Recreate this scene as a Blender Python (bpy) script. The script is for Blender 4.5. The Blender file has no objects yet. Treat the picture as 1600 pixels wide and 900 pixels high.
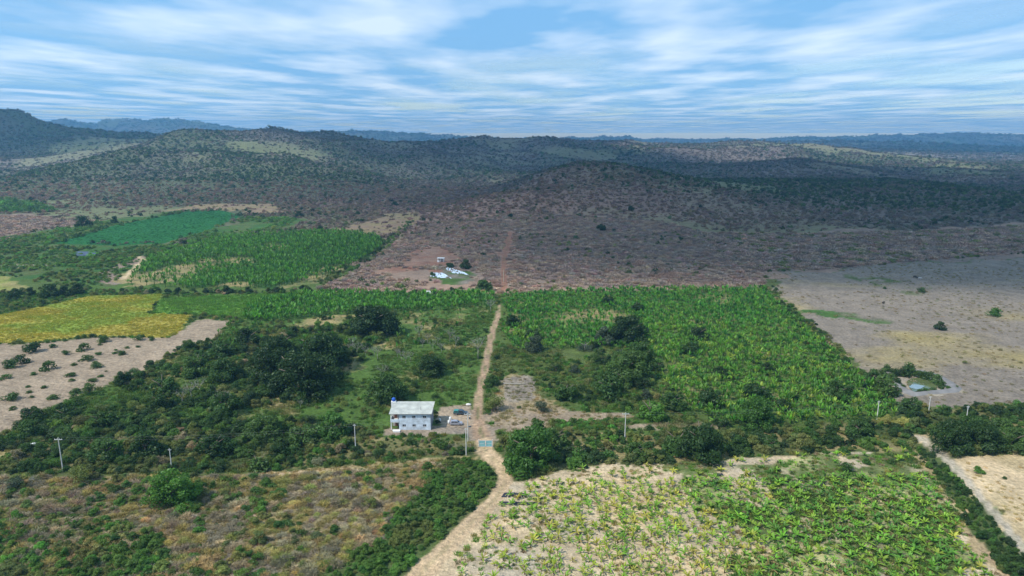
import bpy, math, random
import numpy as np
from mathutils import Vector, Matrix, Euler

R = math.radians
SC = bpy.context.scene
COL = SC.collection
rng = np.random.default_rng(7)
random.seed(7)

# ---------------------------------------------------------------- camera
CAM_H = 95.0
F_PX = 1067.0                     # focal length in pixels of the 1600 px wide photograph
PITCH = R(12.27)
cam_d = bpy.data.cameras.new('camera')
cam = bpy.data.objects.new('camera', cam_d)
COL.objects.link(cam)
cam_d.sensor_width = 36.0
cam_d.lens = 36.0 * F_PX / 1600.0
cam_d.clip_start = 1.0
cam_d.clip_end = 400000.0
cam.location = (0, 0, CAM_H)
cam.rotation_euler = (R(90) - PITCH, 0, 0)
SC.camera = cam
SC.render.resolution_x, SC.render.resolution_y = 1024, 576

# ---------------------------------------------------------------- light
SUN = Vector((-0.58, -0.34, 0.78)).normalized()          # towards the sun
SUN_EL = math.asin(SUN.z)
SUN_AZ = math.atan2(SUN.x, SUN.y)
world = bpy.data.worlds.new('World')
SC.world = world
world.use_nodes = True
wn = world.node_tree
wn.nodes.clear()
sky = wn.nodes.new('ShaderNodeTexSky')
sky.sky_type = 'NISHITA'
sky.sun_disc = False
sky.sun_elevation = SUN_EL
sky.sun_rotation = SUN_AZ
sky.altitude = 100
sky.air_density = 1.0
sky.dust_density = 0.3
sky.ozone_density = 3.2
bg = wn.nodes.new('ShaderNodeBackground')
bg.inputs['Strength'].default_value = 0.15
wo = wn.nodes.new('ShaderNodeOutputWorld')
wn.links.new(sky.outputs[0], bg.inputs['Color'])
wn.links.new(bg.outputs[0], wo.inputs['Surface'])
sl = bpy.data.lights.new('sun', 'SUN')
sl.energy = 5.0
sl.angle = R(0.53)
sl.color = (1.0, 0.97, 0.91)
so = bpy.data.objects.new('sun', sl)
COL.objects.link(so)
so.rotation_euler = SUN.to_track_quat('Z', 'Y').to_euler()
so.location = (0, 0, 400)
SC.view_settings.view_transform = 'Standard'
SC.view_settings.look = 'None'
SC.view_settings.exposure = 0.0
SC.view_settings.gamma = 1.0
SC.render.engine = 'CYCLES'
SC.cycles.max_bounces = 6
SC.cycles.diffuse_bounces = 3
SC.cycles.transmission_bounces = 3
SC.cycles.volume_bounces = 1
SC.cycles.transparent_max_bounces = 8
SC.cycles.use_denoising = True

# ---------------------------------------------------------------- numbers
def hash2(ix, iy, seed):
    h = (ix.astype(np.int64) * 374761393 + iy.astype(np.int64) * 668265263 + seed * 974634777) & 0xFFFFFFFF
    h = ((h ^ (h >> 13)) * 1274126177) & 0xFFFFFFFF
    h = h ^ (h >> 16)
    return (h & 0xFFFFFF).astype(np.float64) / float(0xFFFFFF)

def vnoise(x, y, seed=0):
    x = np.asarray(x, float); y = np.asarray(y, float)
    ix = np.floor(x); iy = np.floor(y)
    fx = x - ix; fy = y - iy
    fx = fx * fx * (3 - 2 * fx); fy = fy * fy * (3 - 2 * fy)
    a = hash2(ix, iy, seed); b = hash2(ix + 1, iy, seed)
    c = hash2(ix, iy + 1, seed); d = hash2(ix + 1, iy + 1, seed)
    return (a * (1 - fx) + b * fx) * (1 - fy) + (c * (1 - fx) + d * fx) * fy

def fbm(x, y, scale, octaves=4, seed=0, gain=0.5):
    x = np.asarray(x, float) / scale; y = np.asarray(y, float) / scale
    s = 0; a = 1.0; t = 0
    for o in range(octaves):
        s = s + a * vnoise(x + 17.3 * o, y - 9.1 * o, seed + o); t += a
        a *= gain; x = x * 2.03; y = y * 2.03
    return s / t

def sstep(a, b, x):
    t = np.clip((np.asarray(x, float) - a) / (b - a), 0, 1)
    return t * t * (3 - 2 * t)

CP, SP = math.cos(PITCH), math.sin(PITCH)
def ray(u, v):
    """direction of the sight line the surveyed photograph point lies on"""
    x = (u - 800.0) / F_PX; y = (450.0 - v) / F_PX
    return np.array([x, CP + y * SP, -SP + y * CP])

def G(u, v, z=0.0):
    d = ray(u, v)
    t = (z - CAM_H) / d[2]
    return d[0] * t, d[1] * t

# ---------------------------------------------------------------- terrain
RIDGES = [   # crest survey points (u, v, distance), front width, back width
    ([(-400, 150, 2500), (0, 181, 2400), (60, 197, 2500), (130, 206, 2600), (250, 215, 2700), (400, 226, 2800), (520, 250, 2900)], 800, 900),
    ([(40, 285, 1450), (131, 260, 1500), (220, 241, 1550), (330, 236, 1600), (450, 240, 1600), (560, 268, 1500), (660, 310, 1350)], 330, 420),
    ([(120, 232, 2300), (262, 220, 2200), (330, 209, 2100), (375, 205, 2100), (410, 199, 2100), (450, 204, 2100), (520, 213, 2200), (600, 223, 2300), (680, 230, 2300), (740, 240, 2300), (800, 262, 2200)], 480, 700),
    ([(560, 240, 2900), (640, 226, 2900), (700, 221, 2900), (800, 218, 2900), (830, 217, 2900), (880, 220, 2900), (1000, 225, 3000), (1100, 229, 3000), (1200, 225, 3100), (1260, 226, 3100), (1330, 234, 3100), (1420, 248, 3000), (1500, 262, 2900)], 620, 700),
    ([(640, 345, 1050), (720, 322, 1080), (800, 296, 1120), (860, 268, 1180), (905, 257, 1210), (950, 256, 1220), (1010, 265, 1210), (1090, 279, 1190), (1180, 289, 1160), (1300, 286, 1150), (1450, 287, 1150), (1600, 302, 1150), (1900, 306, 1150)], 380, 300),
    ([(820, 300, 880), (860, 304, 880), (900, 312, 880), (960, 330, 880)], 120, 160),
    ([(1120, 262, 1900), (1250, 252, 1950), (1330, 262, 2000), (1450, 262, 2050), (1600, 270, 2000), (1900, 268, 2000)], 250, 300),
    ([(1180, 240, 3600), (1300, 236, 3900), (1450, 237, 4000), (1600, 241, 3900), (2000, 240, 3900)], 500, 500),
    ([(1100, 226, 5600), (1250, 222, 5600), (1400, 223, 5700), (1500, 228, 5600), (1600, 231, 5600), (2000, 230, 5600)], 600, 700),
    ([(-500, 190, 8200), (75, 192, 8200), (200, 191, 8200), (240, 193, 8200), (270, 187, 8200), (300, 191, 8200), (330, 195, 8200), (390, 203, 8400), (440, 207, 8500), (480, 207, 8500), (540, 205, 8500), (600, 208, 8500), (700, 212, 8700), (760, 218, 8800), (840, 218, 9000), (900, 217, 9000), (960, 214, 9200), (1010, 218, 9300), (1150, 218, 9300), (1270, 215, 9300), (1400, 212, 9000), (1500, 210, 9000), (1600, 212, 9000), (2100, 210, 9000)], 900, 1500),
]
def crest(pts):
    X, Y, Z = [], [], []
    for u, v, D in pts:
        d = ray(u, v); t = D / d[1]
        X.append(d[0] * t); Y.append(D); Z.append(CAM_H + d[2] * t)
    return np.array(X), np.array(Y, float), np.array(Z)
RC = [(crest(p), wf, wb) for p, wf, wb in RIDGES]

def height(x, y):
    x = np.asarray(x, float); y = np.asarray(y, float)
    acc = np.zeros_like(x)
    for i, ((X, Y, Z), wf, wb) in enumerate(RC):
        n = fbm(x, y, 260 if wf < 700 else 900, 3, 50 + i) - 0.5
        yc = np.interp(x, X, Y) + n * wf * 0.5
        zc = np.interp(x, X, Z)
        ov = np.maximum(np.maximum(X[0] - x, x - X[-1]), 0)
        zc = np.maximum(zc, 0) * np.exp(-(ov / (wf * 0.8)) ** 2)
        d = y - yc
        w = np.where(d < 0, wf, wb)
        acc = acc + (zc * np.exp(-(d / w) ** 2)) ** 4
    hh = acc ** 0.25
    far = sstep(820, 1500, y)
    hh = hh * (1 + far * 0.34 * (fbm(x, y, 190, 4, 91) - 0.5)) + far * 20 * (fbm(x, y, 240, 4, 33) - 0.42)
    rg = 1 - np.abs(2 * fbm(x, y, 330, 3, 35) - 1) ** .8
    hh = hh + far * 27 * (rg - .72) * (.35 + np.clip(hh / 60, 0, 1))
    hh = hh + 1.1 * (fbm(x, y, 70, 2, 5) - 0.5) * sstep(60, 140, y)
    hh = hh - 1.0 * sstep(1.0, 4.0, hh) * 0
    return hh

def hit(u, v):
    """point of the ground on the sight line u, v"""
    d = ray(u, v)
    t = np.concatenate([np.arange(90, 1400, 1.0), np.arange(1400, 9000, 6.0)]) / d[1]
    z = CAM_H + d[2] * t
    h = height(d[0] * t, d[1] * t)
    k = np.argmax(z < h)
    if z[k] >= h[k]:
        k = len(t) - 1
    return d[0] * t[k], d[1] * t[k], h[k]

# ---------------------------------------------------------------- land use: outlines surveyed from the photograph, laid on the ground
def poly(pts):
    return np.array([G(u, v) for u, v in pts])
def inside(P, x, y):
    x = np.asarray(x); y = np.asarray(y)
    res = np.zeros(x.shape, bool)
    m = (x > P[:, 0].min()) & (x < P[:, 0].max()) & (y > P[:, 1].min()) & (y < P[:, 1].max())
    if not m.any():
        return res
    px, py = x[m], y[m]
    c = np.zeros(px.shape, bool)
    j = len(P) - 1
    for i in range(len(P)):
        xi, yi = P[i]; xj, yj = P[j]
        cond = ((yi > py) != (yj > py))
        if yi != yj:
            cond &= px < (xj - xi) * (py - yi) / (yj - yi) + xi
        c ^= cond
        j = i
    res[m] = c
    return res

PL = {
 'yellow': [(-80, 505), (0, 492), (60, 480), (140, 462), (255, 460), (245, 474), (232, 490), (300, 492), (278, 520), (262, 527), (190, 525), (120, 527), (60, 534), (-80, 540)],
 'yellow_rich': [(210, 497), (300, 492), (278, 520), (262, 527), (180, 526)],
 'bare_slope': [(-120, 545), (60, 536), (140, 528), (262, 528), (285, 512), (310, 498), (360, 500), (335, 525), (270, 552), (215, 580), (160, 605), (110, 625), (60, 650), (20, 672), (-120, 720)],
 'green_strip': [(256, 466), (380, 461), (475, 456), (430, 490), (400, 498), (370, 497), (300, 490), (236, 490), (246, 474)],
 'banana_band': [(390, 478), (475, 459), (620, 461), (772, 462), (772, 478), (640, 488), (520, 492), (420, 503), (380, 500)],
 'plantation': [(784, 466), (870, 459), (1000, 456), (1192, 453), (1225, 485), (1260, 515), (1305, 560), (1360, 605), (1395, 632), (1400, 655), (1290, 662), (1130, 668), (1075, 640), (1040, 600), (1020, 560), (960, 545), (880, 548), (800, 548), (785, 520), (790, 494)],
 'orchard': [(360, 505), (400, 500), (520, 492), (640, 488), (770, 480), (768, 510), (752, 560), (742, 610), (738, 640), (690, 645), (600, 668), (470, 660), (380, 640), (330, 600), (290, 560)],
 'grove': [(285, 545), (380, 510), (440, 512), (540, 510), (600, 500), (620, 522), (545, 560), (525, 600), (500, 632), (430, 650), (380, 690), (300, 690), (180, 680), (60, 690), (30, 672), (110, 628), (215, 585)],
 'bare_patch': [(782, 596), (800, 583), (826, 586), (842, 606), (862, 630), (915, 644), (980, 646), (1000, 652), (930, 660), (860, 664), (770, 666), (764, 650), (772, 620)],
 'grey_patch': [(790, 592), (825, 585), (842, 605), (846, 622), (805, 628), (790, 612)],
 'yard': [(690, 636), (742, 632), (742, 655), (768, 662), (782, 690), (738, 692), (722, 678), (690, 678), (600, 682), (605, 671), (680, 668)],
 'track_strip': [(300, 742), (430, 736), (540, 728), (600, 724), (740, 714), (742, 722), (640, 730), (520, 738), (420, 746), (300, 752)],
 'path_strip': [(768, 660), (900, 662), (1050, 660), (1180, 668), (1180, 674), (1050, 668), (900, 672), (768, 676)],
 'near_field': [(786, 756), (870, 735), (960, 728), (1080, 724), (1140, 716), (1280, 708), (1415, 705), (1470, 745), (1500, 800), (1560, 900), (1600, 960), (560, 960), (640, 900), (735, 815), (775, 780)],
 'near_green': [(1130, 726), (1280, 712), (1405, 708), (1465, 750), (1490, 800), (1540, 900), (1560, 960), (1150, 960), (1090, 900), (1120, 850), (1090, 800), (1110, 760)],
 'hedge_left': [(690, 722), (740, 718), (778, 730), (776, 752), (735, 800), (690, 842), (640, 892), (600, 960), (400, 960), (500, 900), (590, 850), (620, 800), (660, 760)],
 'brush': [(-200, 752), (200, 748), (420, 746), (560, 735), (700, 724), (660, 760), (620, 800), (590, 850), (500, 900), (400, 960), (-300, 960)],
 'brush_green': [(-200, 820), (60, 808), (190, 812), (255, 840), (240, 900), (200, 960), (-300, 960)],
 'central_band': [(-150, 700), (60, 682), (200, 672), (330, 662), (470, 655), (600, 684), (740, 690), (746, 706), (640, 716), (540, 722), (420, 734), (260, 740), (-200, 752)],
 'right_band': [(772, 690), (900, 676), (1060, 676), (1180, 668), (1300, 664), (1400, 655), (1430, 668), (1432, 690), (1410, 702), (1270, 706), (1135, 714), (1080, 722), (960, 726), (900, 732), (800, 748), (790, 712)],
 'far_right_band': [(1395, 632), (1480, 640), (1620, 632), (1800, 630), (1800, 700), (1600, 708), (1480, 712), (1455, 690), (1440, 672), (1405, 660)],
 'hedge_right': [(1412, 700), (1450, 702), (1490, 735), (1540, 790), (1600, 858), (1700, 950), (1620, 960), (1580, 905), (1520, 830), (1478, 765), (1440, 720)],
 'path_right': [(1432, 700), (1470, 742), (1492, 782), (1560, 880), (1590, 960), (1560, 960), (1540, 890), (1478, 785), (1455, 745), (1420, 712)],
 'dry_field': [(1480, 716), (1600, 708), (1800, 700), (1900, 960), (1700, 960), (1600, 855), (1545, 790)],
 'pasture': [(1195, 428), (1300, 424), (1420, 412), (1600, 399), (1900, 390), (2000, 640), (1620, 630), (1480, 636), (1395, 628), (1350, 580), (1262, 500), (1225, 470)],
 'dry_wood': [(495, 452), (560, 420), (620, 380), (668, 352), (780, 350), (900, 352), (1020, 358), (1150, 380), (1200, 425), (1190, 452), (1000, 455), (800, 458), (600, 458)],
 'dry_right': [(1060, 372), (1300, 372), (1600, 360), (2000, 350), (2000, 395), (1600, 398), (1420, 411), (1300, 423), (1195, 427), (1150, 420)],
 'red_clear': [(600, 420), (650, 375), (700, 366), (790, 370), (792, 400), (760, 412), (690, 420)],
 'teal_field': [(85, 380), (180, 352), (290, 331), (345, 329), (380, 338), (330, 358), (255, 380), (180, 384)],
 'banana_left': [(190, 445), (222, 408), (300, 388), (335, 372), (430, 367), (520, 361), (588, 370), (600, 384), (560, 412), (505, 436), (430, 450), (300, 452)],
 'tan_field': [(555, 352), (590, 336), (650, 336), (665, 345), (620, 366), (588, 368), (500, 360)],
 'tan_far': [(250, 330), (340, 320), (440, 322), (430, 334), (380, 336), (340, 327)],
 'grey_pond': [(112, 398), (122, 394), (152, 396), (150, 401), (125, 403)],
 'left_bare': [(20, 408), (95, 405), (90, 416), (20, 418)],
 'left_bare2': [(170, 432), (190, 408), (225, 400), (222, 412), (196, 438)],
 'left_light': [(-80, 440), (-20, 432), (60, 434), (50, 446), (-20, 456), (-80, 458)],
 'left_purple': [(-200, 335), (60, 338), (160, 345), (120, 352), (60, 360), (10, 376), (-200, 390)],
 'lush_left': [(-200, 392), (60, 365), (160, 345), (290, 328), (290, 333), (180, 352), (85, 380), (180, 386), (260, 382), (380, 340), (470, 340), (430, 362), (340, 370), (225, 405), (190, 440), (60, 430), (-200, 440)],
 'far_green_spot': [(-40, 316), (60, 320), (90, 332), (0, 334), (-60, 330)],
 'pond_bank': [(1362, 584), (1378, 580), (1440, 578), (1480, 592), (1502, 606), (1500, 613), (1450, 618), (1418, 616), (1385, 598)],
 'dirt_spot': [(1428, 682), (1448, 680), (1452, 692), (1436, 694)],
 'spot_left': [(105, 690), (160, 684), (200, 690), (190, 700), (120, 702)],
 'green_in_right': [(860, 660), (960, 656), (1000, 660), (960, 670), (860, 672)],
 'streak_a': [(1235, 486), (1290, 486), (1360, 494), (1400, 504), (1370, 506), (1300, 497)],
 'streak_b': [(1330, 430), (1420, 440), (1470, 462), (1470, 472), (1420, 462), (1360, 446)],
 'cluster_zone': [(786, 520), (800, 546), (880, 546), (960, 543), (1020, 558), (1042, 600), (1078, 640), (1130, 668), (1010, 664), (1008, 650), (990, 640), (925, 638), (872, 626), (852, 603), (834, 580), (800, 572), (774, 588), (768, 560), (776, 540)],
 'tarp_area': [(668, 428), (700, 416), (740, 428), (720, 440), (690, 442)],
}
PG = {k: poly(v) for k, v in PL.items()}

ROADS = {   # centre line (u, v, half width in metres)
 'main': [(757, 690, 3.2), (752, 676, 3.2), (748, 660, 2.4), (746, 645, 1.6), (748, 622, 1.6), (752, 600, 1.7), (759, 572, 1.7), (763, 550, 1.7), (768, 525, 1.6), (775, 503, 1.6), (779, 492, 1.4), (781, 478, 1.0)],
 'lower': [(757, 688, 2.6), (757, 703, 3.0), (770, 715, 2.8), (786, 730, 2.6), (790, 752, 2.4), (777, 775, 2.3), (748, 805, 2.4), (716, 838, 2.6), (686, 868, 2.9), (646, 910, 3.4), (600, 960, 3.8)],
 'track_right': [(1440, 686, 2.2), (1458, 700, 2.0), (1485, 722, 1.8), (1520, 762, 1.3), (1560, 810, 1.3), (1605, 862, 1.5), (1660, 930, 1.5)],
 'far_track': [(787, 456, 2.4), (786, 436, 2.4), (788, 405, 2.6), (794, 385, 2.6), (797, 368, 2.4)],
 'left_path': [(192, 436, 2.0), (208, 422, 2.4), (224, 405, 2.0), (216, 400, 1.5)],
}
RG = {k: [(*G(u, v), w) for u, v, w in p] for k, p in ROADS.items()}
def road_dist(x, y, key):
    """distance to the road's centre divided by its half width"""
    best = np.full(np.shape(x), 1e9)
    P = RG[key]
    for (x0, y0, w0), (x1, y1, w1) in zip(P, P[1:]):
        dx, dy = x1 - x0, y1 - y0
        L = dx * dx + dy * dy
        t = np.clip(((x - x0) * dx + (y - y0) * dy) / L, 0, 1)
        dd = np.hypot(x - x0 - t * dx, y - y0 - t * dy) / (w0 + (w1 - w0) * t)
        best = np.minimum(best, dd)
    return best

# ---------------------------------------------------------------- materials
def new_mat(name):
    m = bpy.data.materials.new(name)
    m.use_nodes = True
    nt = m.node_tree
    nt.nodes.clear()
    return m, nt, nt.nodes, nt.links
def nd(N, t, **kw):
    n = N.new(t)
    for k, v in kw.items():
        if k.startswith('i_'):
            key = k[2:]
            n.inputs[int(key) if key.isdigit() else key].default_value = v
        else:
            setattr(n, k, v)
    return n
def mixc(N, L, mode, fac, a, b):
    n = N.new('ShaderNodeMix'); n.data_type = 'RGBA'; n.blend_type = mode
    for sock, val in ((n.inputs[0], fac), (n.inputs[6], a), (n.inputs[7], b)):
        if hasattr(val, 'is_linked'):
            L.new(val, sock)
        elif isinstance(val, (int, float)):
            sock.default_value = val
        else:
            sock.default_value = (*val, 1.0)
    return n.outputs[2]

def simple(name, col, rough=0.8, metal=0.0, noise=0.15, scale=2.0, bump=0.0, spec=0.3):
    m, nt, N, L = new_mat(name)
    out = nd(N, 'ShaderNodeOutputMaterial'); p = nd(N, 'ShaderNodeBsdfPrincipled')
    p.inputs['Roughness'].default_value = rough; p.inputs['Metallic'].default_value = metal
    p.inputs['Specular IOR Level'].default_value = spec
    tc = nd(N, 'ShaderNodeTexCoord'); nz = nd(N, 'ShaderNodeTexNoise', i_Scale=scale, i_Detail=5.0)
    L.new(tc.outputs['Object'], nz.inputs['Vector'])
    mr = nd(N, 'ShaderNodeMapRange', i_1=0.3, i_2=0.7, i_3=1 - noise, i_4=1 + noise)
    L.new(nz.outputs[0], mr.inputs[0])
    mc = nd(N, 'ShaderNodeCombineColor')
    for k in range(3): L.new(mr.outputs[0], mc.inputs[k])
    c = mixc(N, L, 'MULTIPLY', 1.0, col, mc.outputs[0])
    L.new(c, p.inputs['Base Color'])
    if bump:
        b = nd(N, 'ShaderNodeBump', i_Strength=bump, i_Distance=0.05); L.new(nz.outputs[0], b.inputs['Height']); L.new(b.outputs[0], p.inputs['Normal'])
    L.new(p.outputs[0], out.inputs[0])
    return m

def foliage_mat(name, translucent=0.36, rough=0.65, spread=0.35, sat=1.0):
    """leaf colour = the plant's own tint x a value carried by each leaf"""
    m, nt, N, L = new_mat(name)
    out = nd(N, 'ShaderNodeOutputMaterial')
    at = nd(N, 'ShaderNodeAttribute', attribute_name='tint', attribute_type='INSTANCER')
    sh = nd(N, 'ShaderNodeAttribute', attribute_name='shade', attribute_type='GEOMETRY')
    mr = nd(N, 'ShaderNodeMapRange', i_1=0.0, i_2=1.0, i_3=1 - spread, i_4=1 + spread)
    L.new(sh.outputs['Fac'], mr.inputs[0])
    mc = nd(N, 'ShaderNodeCombineColor')
    for k in range(3): L.new(mr.outputs[0], mc.inputs[k])
    c = mixc(N, L, 'MULTIPLY', 1.0, at.outputs['Color'], mc.outputs[0])
    p = nd(N, 'ShaderNodeBsdfDiffuse'); L.new(c, p.inputs[0])
    tr = nd(N, 'ShaderNodeBsdfTranslucent')
    c2 = mixc(N, L, 'MULTIPLY', 1.0, c, (1.25, 1.25, 0.6))
    L.new(c2, tr.inputs[0])
    mx = nd(N, 'ShaderNodeMixShader', i_0=translucent)
    L.new(p.outputs[0], mx.inputs[1]); L.new(tr.outputs[0], mx.inputs[2])
    g = nd(N, 'ShaderNodeBsdfGlossy'); g.inputs['Roughness'].default_value = 0.5; g.inputs['Color'].default_value = (0.8, 0.9, 0.8, 1)
    mg = nd(N, 'ShaderNodeMixShader', i_0=0.02)
    L.new(mx.outputs[0], mg.inputs[1]); L.new(g.outputs[0], mg.inputs[2])
    L.new(mg.outputs[0], out.inputs[0])
    return m
M_LEAF = foliage_mat('leaf_green')
M_TWIG = foliage_mat('bare_twigs', translucent=0.0, spread=0.4)
M_BANANA = foliage_mat('banana_leaf', translucent=0.38, spread=0.3)
M_BARK = simple('bark', (0.16, 0.125, 0.09), 0.9, scale=3)
M_PALE = simple('pale_bark', (0.30, 0.28, 0.24), 0.9, scale=3)
M_STEM = simple('banana_stem', (0.16, 0.14, 0.05), 0.7, scale=4)
M_CONCRETE = simple('concrete', (0.55, 0.54, 0.50), 0.85, scale=1.2)
M_POLE = simple('pole_concrete', (0.55, 0.54, 0.50), .85)
M_WIRE = simple('wire', (0.18, 0.18, 0.18), 0.6)

def ground_mat():
    m, nt, N, L = new_mat('ground_cover')
    out = nd(N, 'ShaderNodeOutputMaterial'); p = nd(N, 'ShaderNodeBsdfPrincipled')
    p.inputs['Roughness'].default_value = 0.95; p.inputs['Specular IOR Level'].default_value = 0.1
    at = nd(N, 'ShaderNodeAttribute', attribute_name='cover', attribute_type='GEOMETRY')
    geo = nd(N, 'ShaderNodeNewGeometry')
    n1 = nd(N, 'ShaderNodeTexNoise', i_Scale=0.9, i_Detail=6.0, i_Roughness=0.65)
    n2 = nd(N, 'ShaderNodeTexNoise', i_Scale=0.11, i_Detail=8.0, i_Roughness=0.7)
    for n in (n1, n2): L.new(geo.outputs['Position'], n.inputs['Vector'])
    r1 = nd(N, 'ShaderNodeMapRange', i_1=0.3, i_2=0.7, i_3=0.66, i_4=1.34)
    r2 = nd(N, 'ShaderNodeMapRange', i_1=0.3, i_2=0.7, i_3=0.72, i_4=1.28)
    L.new(n1.outputs[0], r1.inputs[0]); L.new(n2.outputs[0], r2.inputs[0])
    mu = nd(N, 'ShaderNodeMath', operation='MULTIPLY'); L.new(r1.outputs[0], mu.inputs[0]); L.new(r2.outputs[0], mu.inputs[1])
    mc = nd(N, 'ShaderNodeCombineColor')
    for k in range(3): L.new(mu.outputs[0], mc.inputs[k])
    c = mixc(N, L, 'MULTIPLY', 1.0, at.outputs['Color'], mc.outputs[0])
    L.new(c, p.inputs['Base Color'])
    b = nd(N, 'ShaderNodeBump', i_Strength=0.6, i_Distance=0.5); L.new(n1.outputs[0], b.inputs['Height'])
    b2 = nd(N, 'ShaderNodeBump', i_Strength=0.7, i_Distance=4.0); L.new(n2.outputs[0], b2.inputs['Height']); L.new(b.outputs[0], b2.inputs['Normal'])
    L.new(b2.outputs[0], p.inputs['Normal'])
    L.new(p.outputs[0], out.inputs[0])
    return m

def tag(o, label=None, cat=None, group=None, kind=None):
    if label: o['label'] = label
    if cat: o['category'] = cat
    if group: o['group'] = group
    if kind: o['kind'] = kind
    return o

def mesh_from(name, V, Fs, mat=None, attrs=None, smooth=False):
    """mesh from numpy arrays; Fs is an (n, k) array or a list of tuples"""
    me = bpy.data.meshes.new(name)
    V = np.asarray(V, np.float32)
    if isinstance(Fs, np.ndarray):
        n, k = Fs.shape
        me.vertices.add(len(V)); me.vertices.foreach_set('co', V.ravel())
        me.loops.add(n * k); me.loops.foreach_set('vertex_index', Fs.astype(np.int32).ravel())
        me.polygons.add(n); me.polygons.foreach_set('loop_start', np.arange(0, n * k, k, dtype=np.int32))
        me.polygons.foreach_set('loop_total', np.full(n, k, np.int32))
    else:
        me.from_pydata([tuple(v) for v in V], [], Fs)
    if smooth:
        me.polygons.foreach_set('use_smooth', np.ones(len(me.polygons), bool))
    me.update(calc_edges=True)
    if mat: me.materials.append(mat)
    for nm, (typ, arr) in (attrs or {}).items():
        a = me.attributes.new(nm, typ, 'POINT')
        key = {'FLOAT': 'value', 'FLOAT_VECTOR': 'vector', 'FLOAT_COLOR': 'color', 'INT': 'value'}[typ]
        a.data.foreach_set(key, np.asarray(arr, np.int32 if typ == 'INT' else np.float32).ravel())
    return me

def place(name, me, parent=None, loc=(0, 0, 0), rot=(0, 0, 0), scale=(1, 1, 1)):
    o = bpy.data.objects.new(name, me)
    COL.objects.link(o)
    o.location = loc; o.rotation_euler = rot; o.scale = scale
    if parent: o.parent = parent
    return o
def empty(name, loc=(0, 0, 0), rz=0.0, s=1.0):
    o = bpy.data.objects.new(name, None); COL.objects.link(o)
    o.location = loc; o.rotation_euler = (0, 0, rz); o.scale = (s, s, s)
    o.empty_display_size = 0.5
    return o

# ---------------------------------------------------------------- ground sheet
def lin(r, g, b):
    f = lambda c: (c / 255 / 12.92) if c / 255 <= 0.04045 else ((c / 255 + 0.055) / 1.055) ** 2.4
    return np.array([f(r), f(g), f(b)])
C = {
 'olive': (0.105, 0.120, 0.040), 'grass': (0.075, 0.130, 0.026), 'lush': (0.050, 0.115, 0.024),
 'soil': (0.52, 0.37, 0.22), 'pink': (0.33, 0.25, 0.17), 'sand': (0.56, 0.42, 0.25), 'pale': (0.44, 0.37, 0.27),
 'grey': (0.225, 0.185, 0.142), 'wood': (0.32, 0.21, 0.145), 'red': (0.28, 0.14, 0.09), 'yellow': (0.34, 0.28, 0.05),
 'ygreen': (0.19, 0.25, 0.035), 'teal': (0.022, 0.12, 0.026), 'dry': (0.31, 0.245, 0.11), 'hill': (0.165, 0.135, 0.11),
 'hillgreen': (0.10, 0.11, 0.06), 'plant': (0.08, 0.12, 0.028), 'dark': (0.07, 0.095, 0.03), 'farm': (0.06, 0.10, 0.03),
}
C = {k: np.array(v) for k, v in C.items()}

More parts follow.
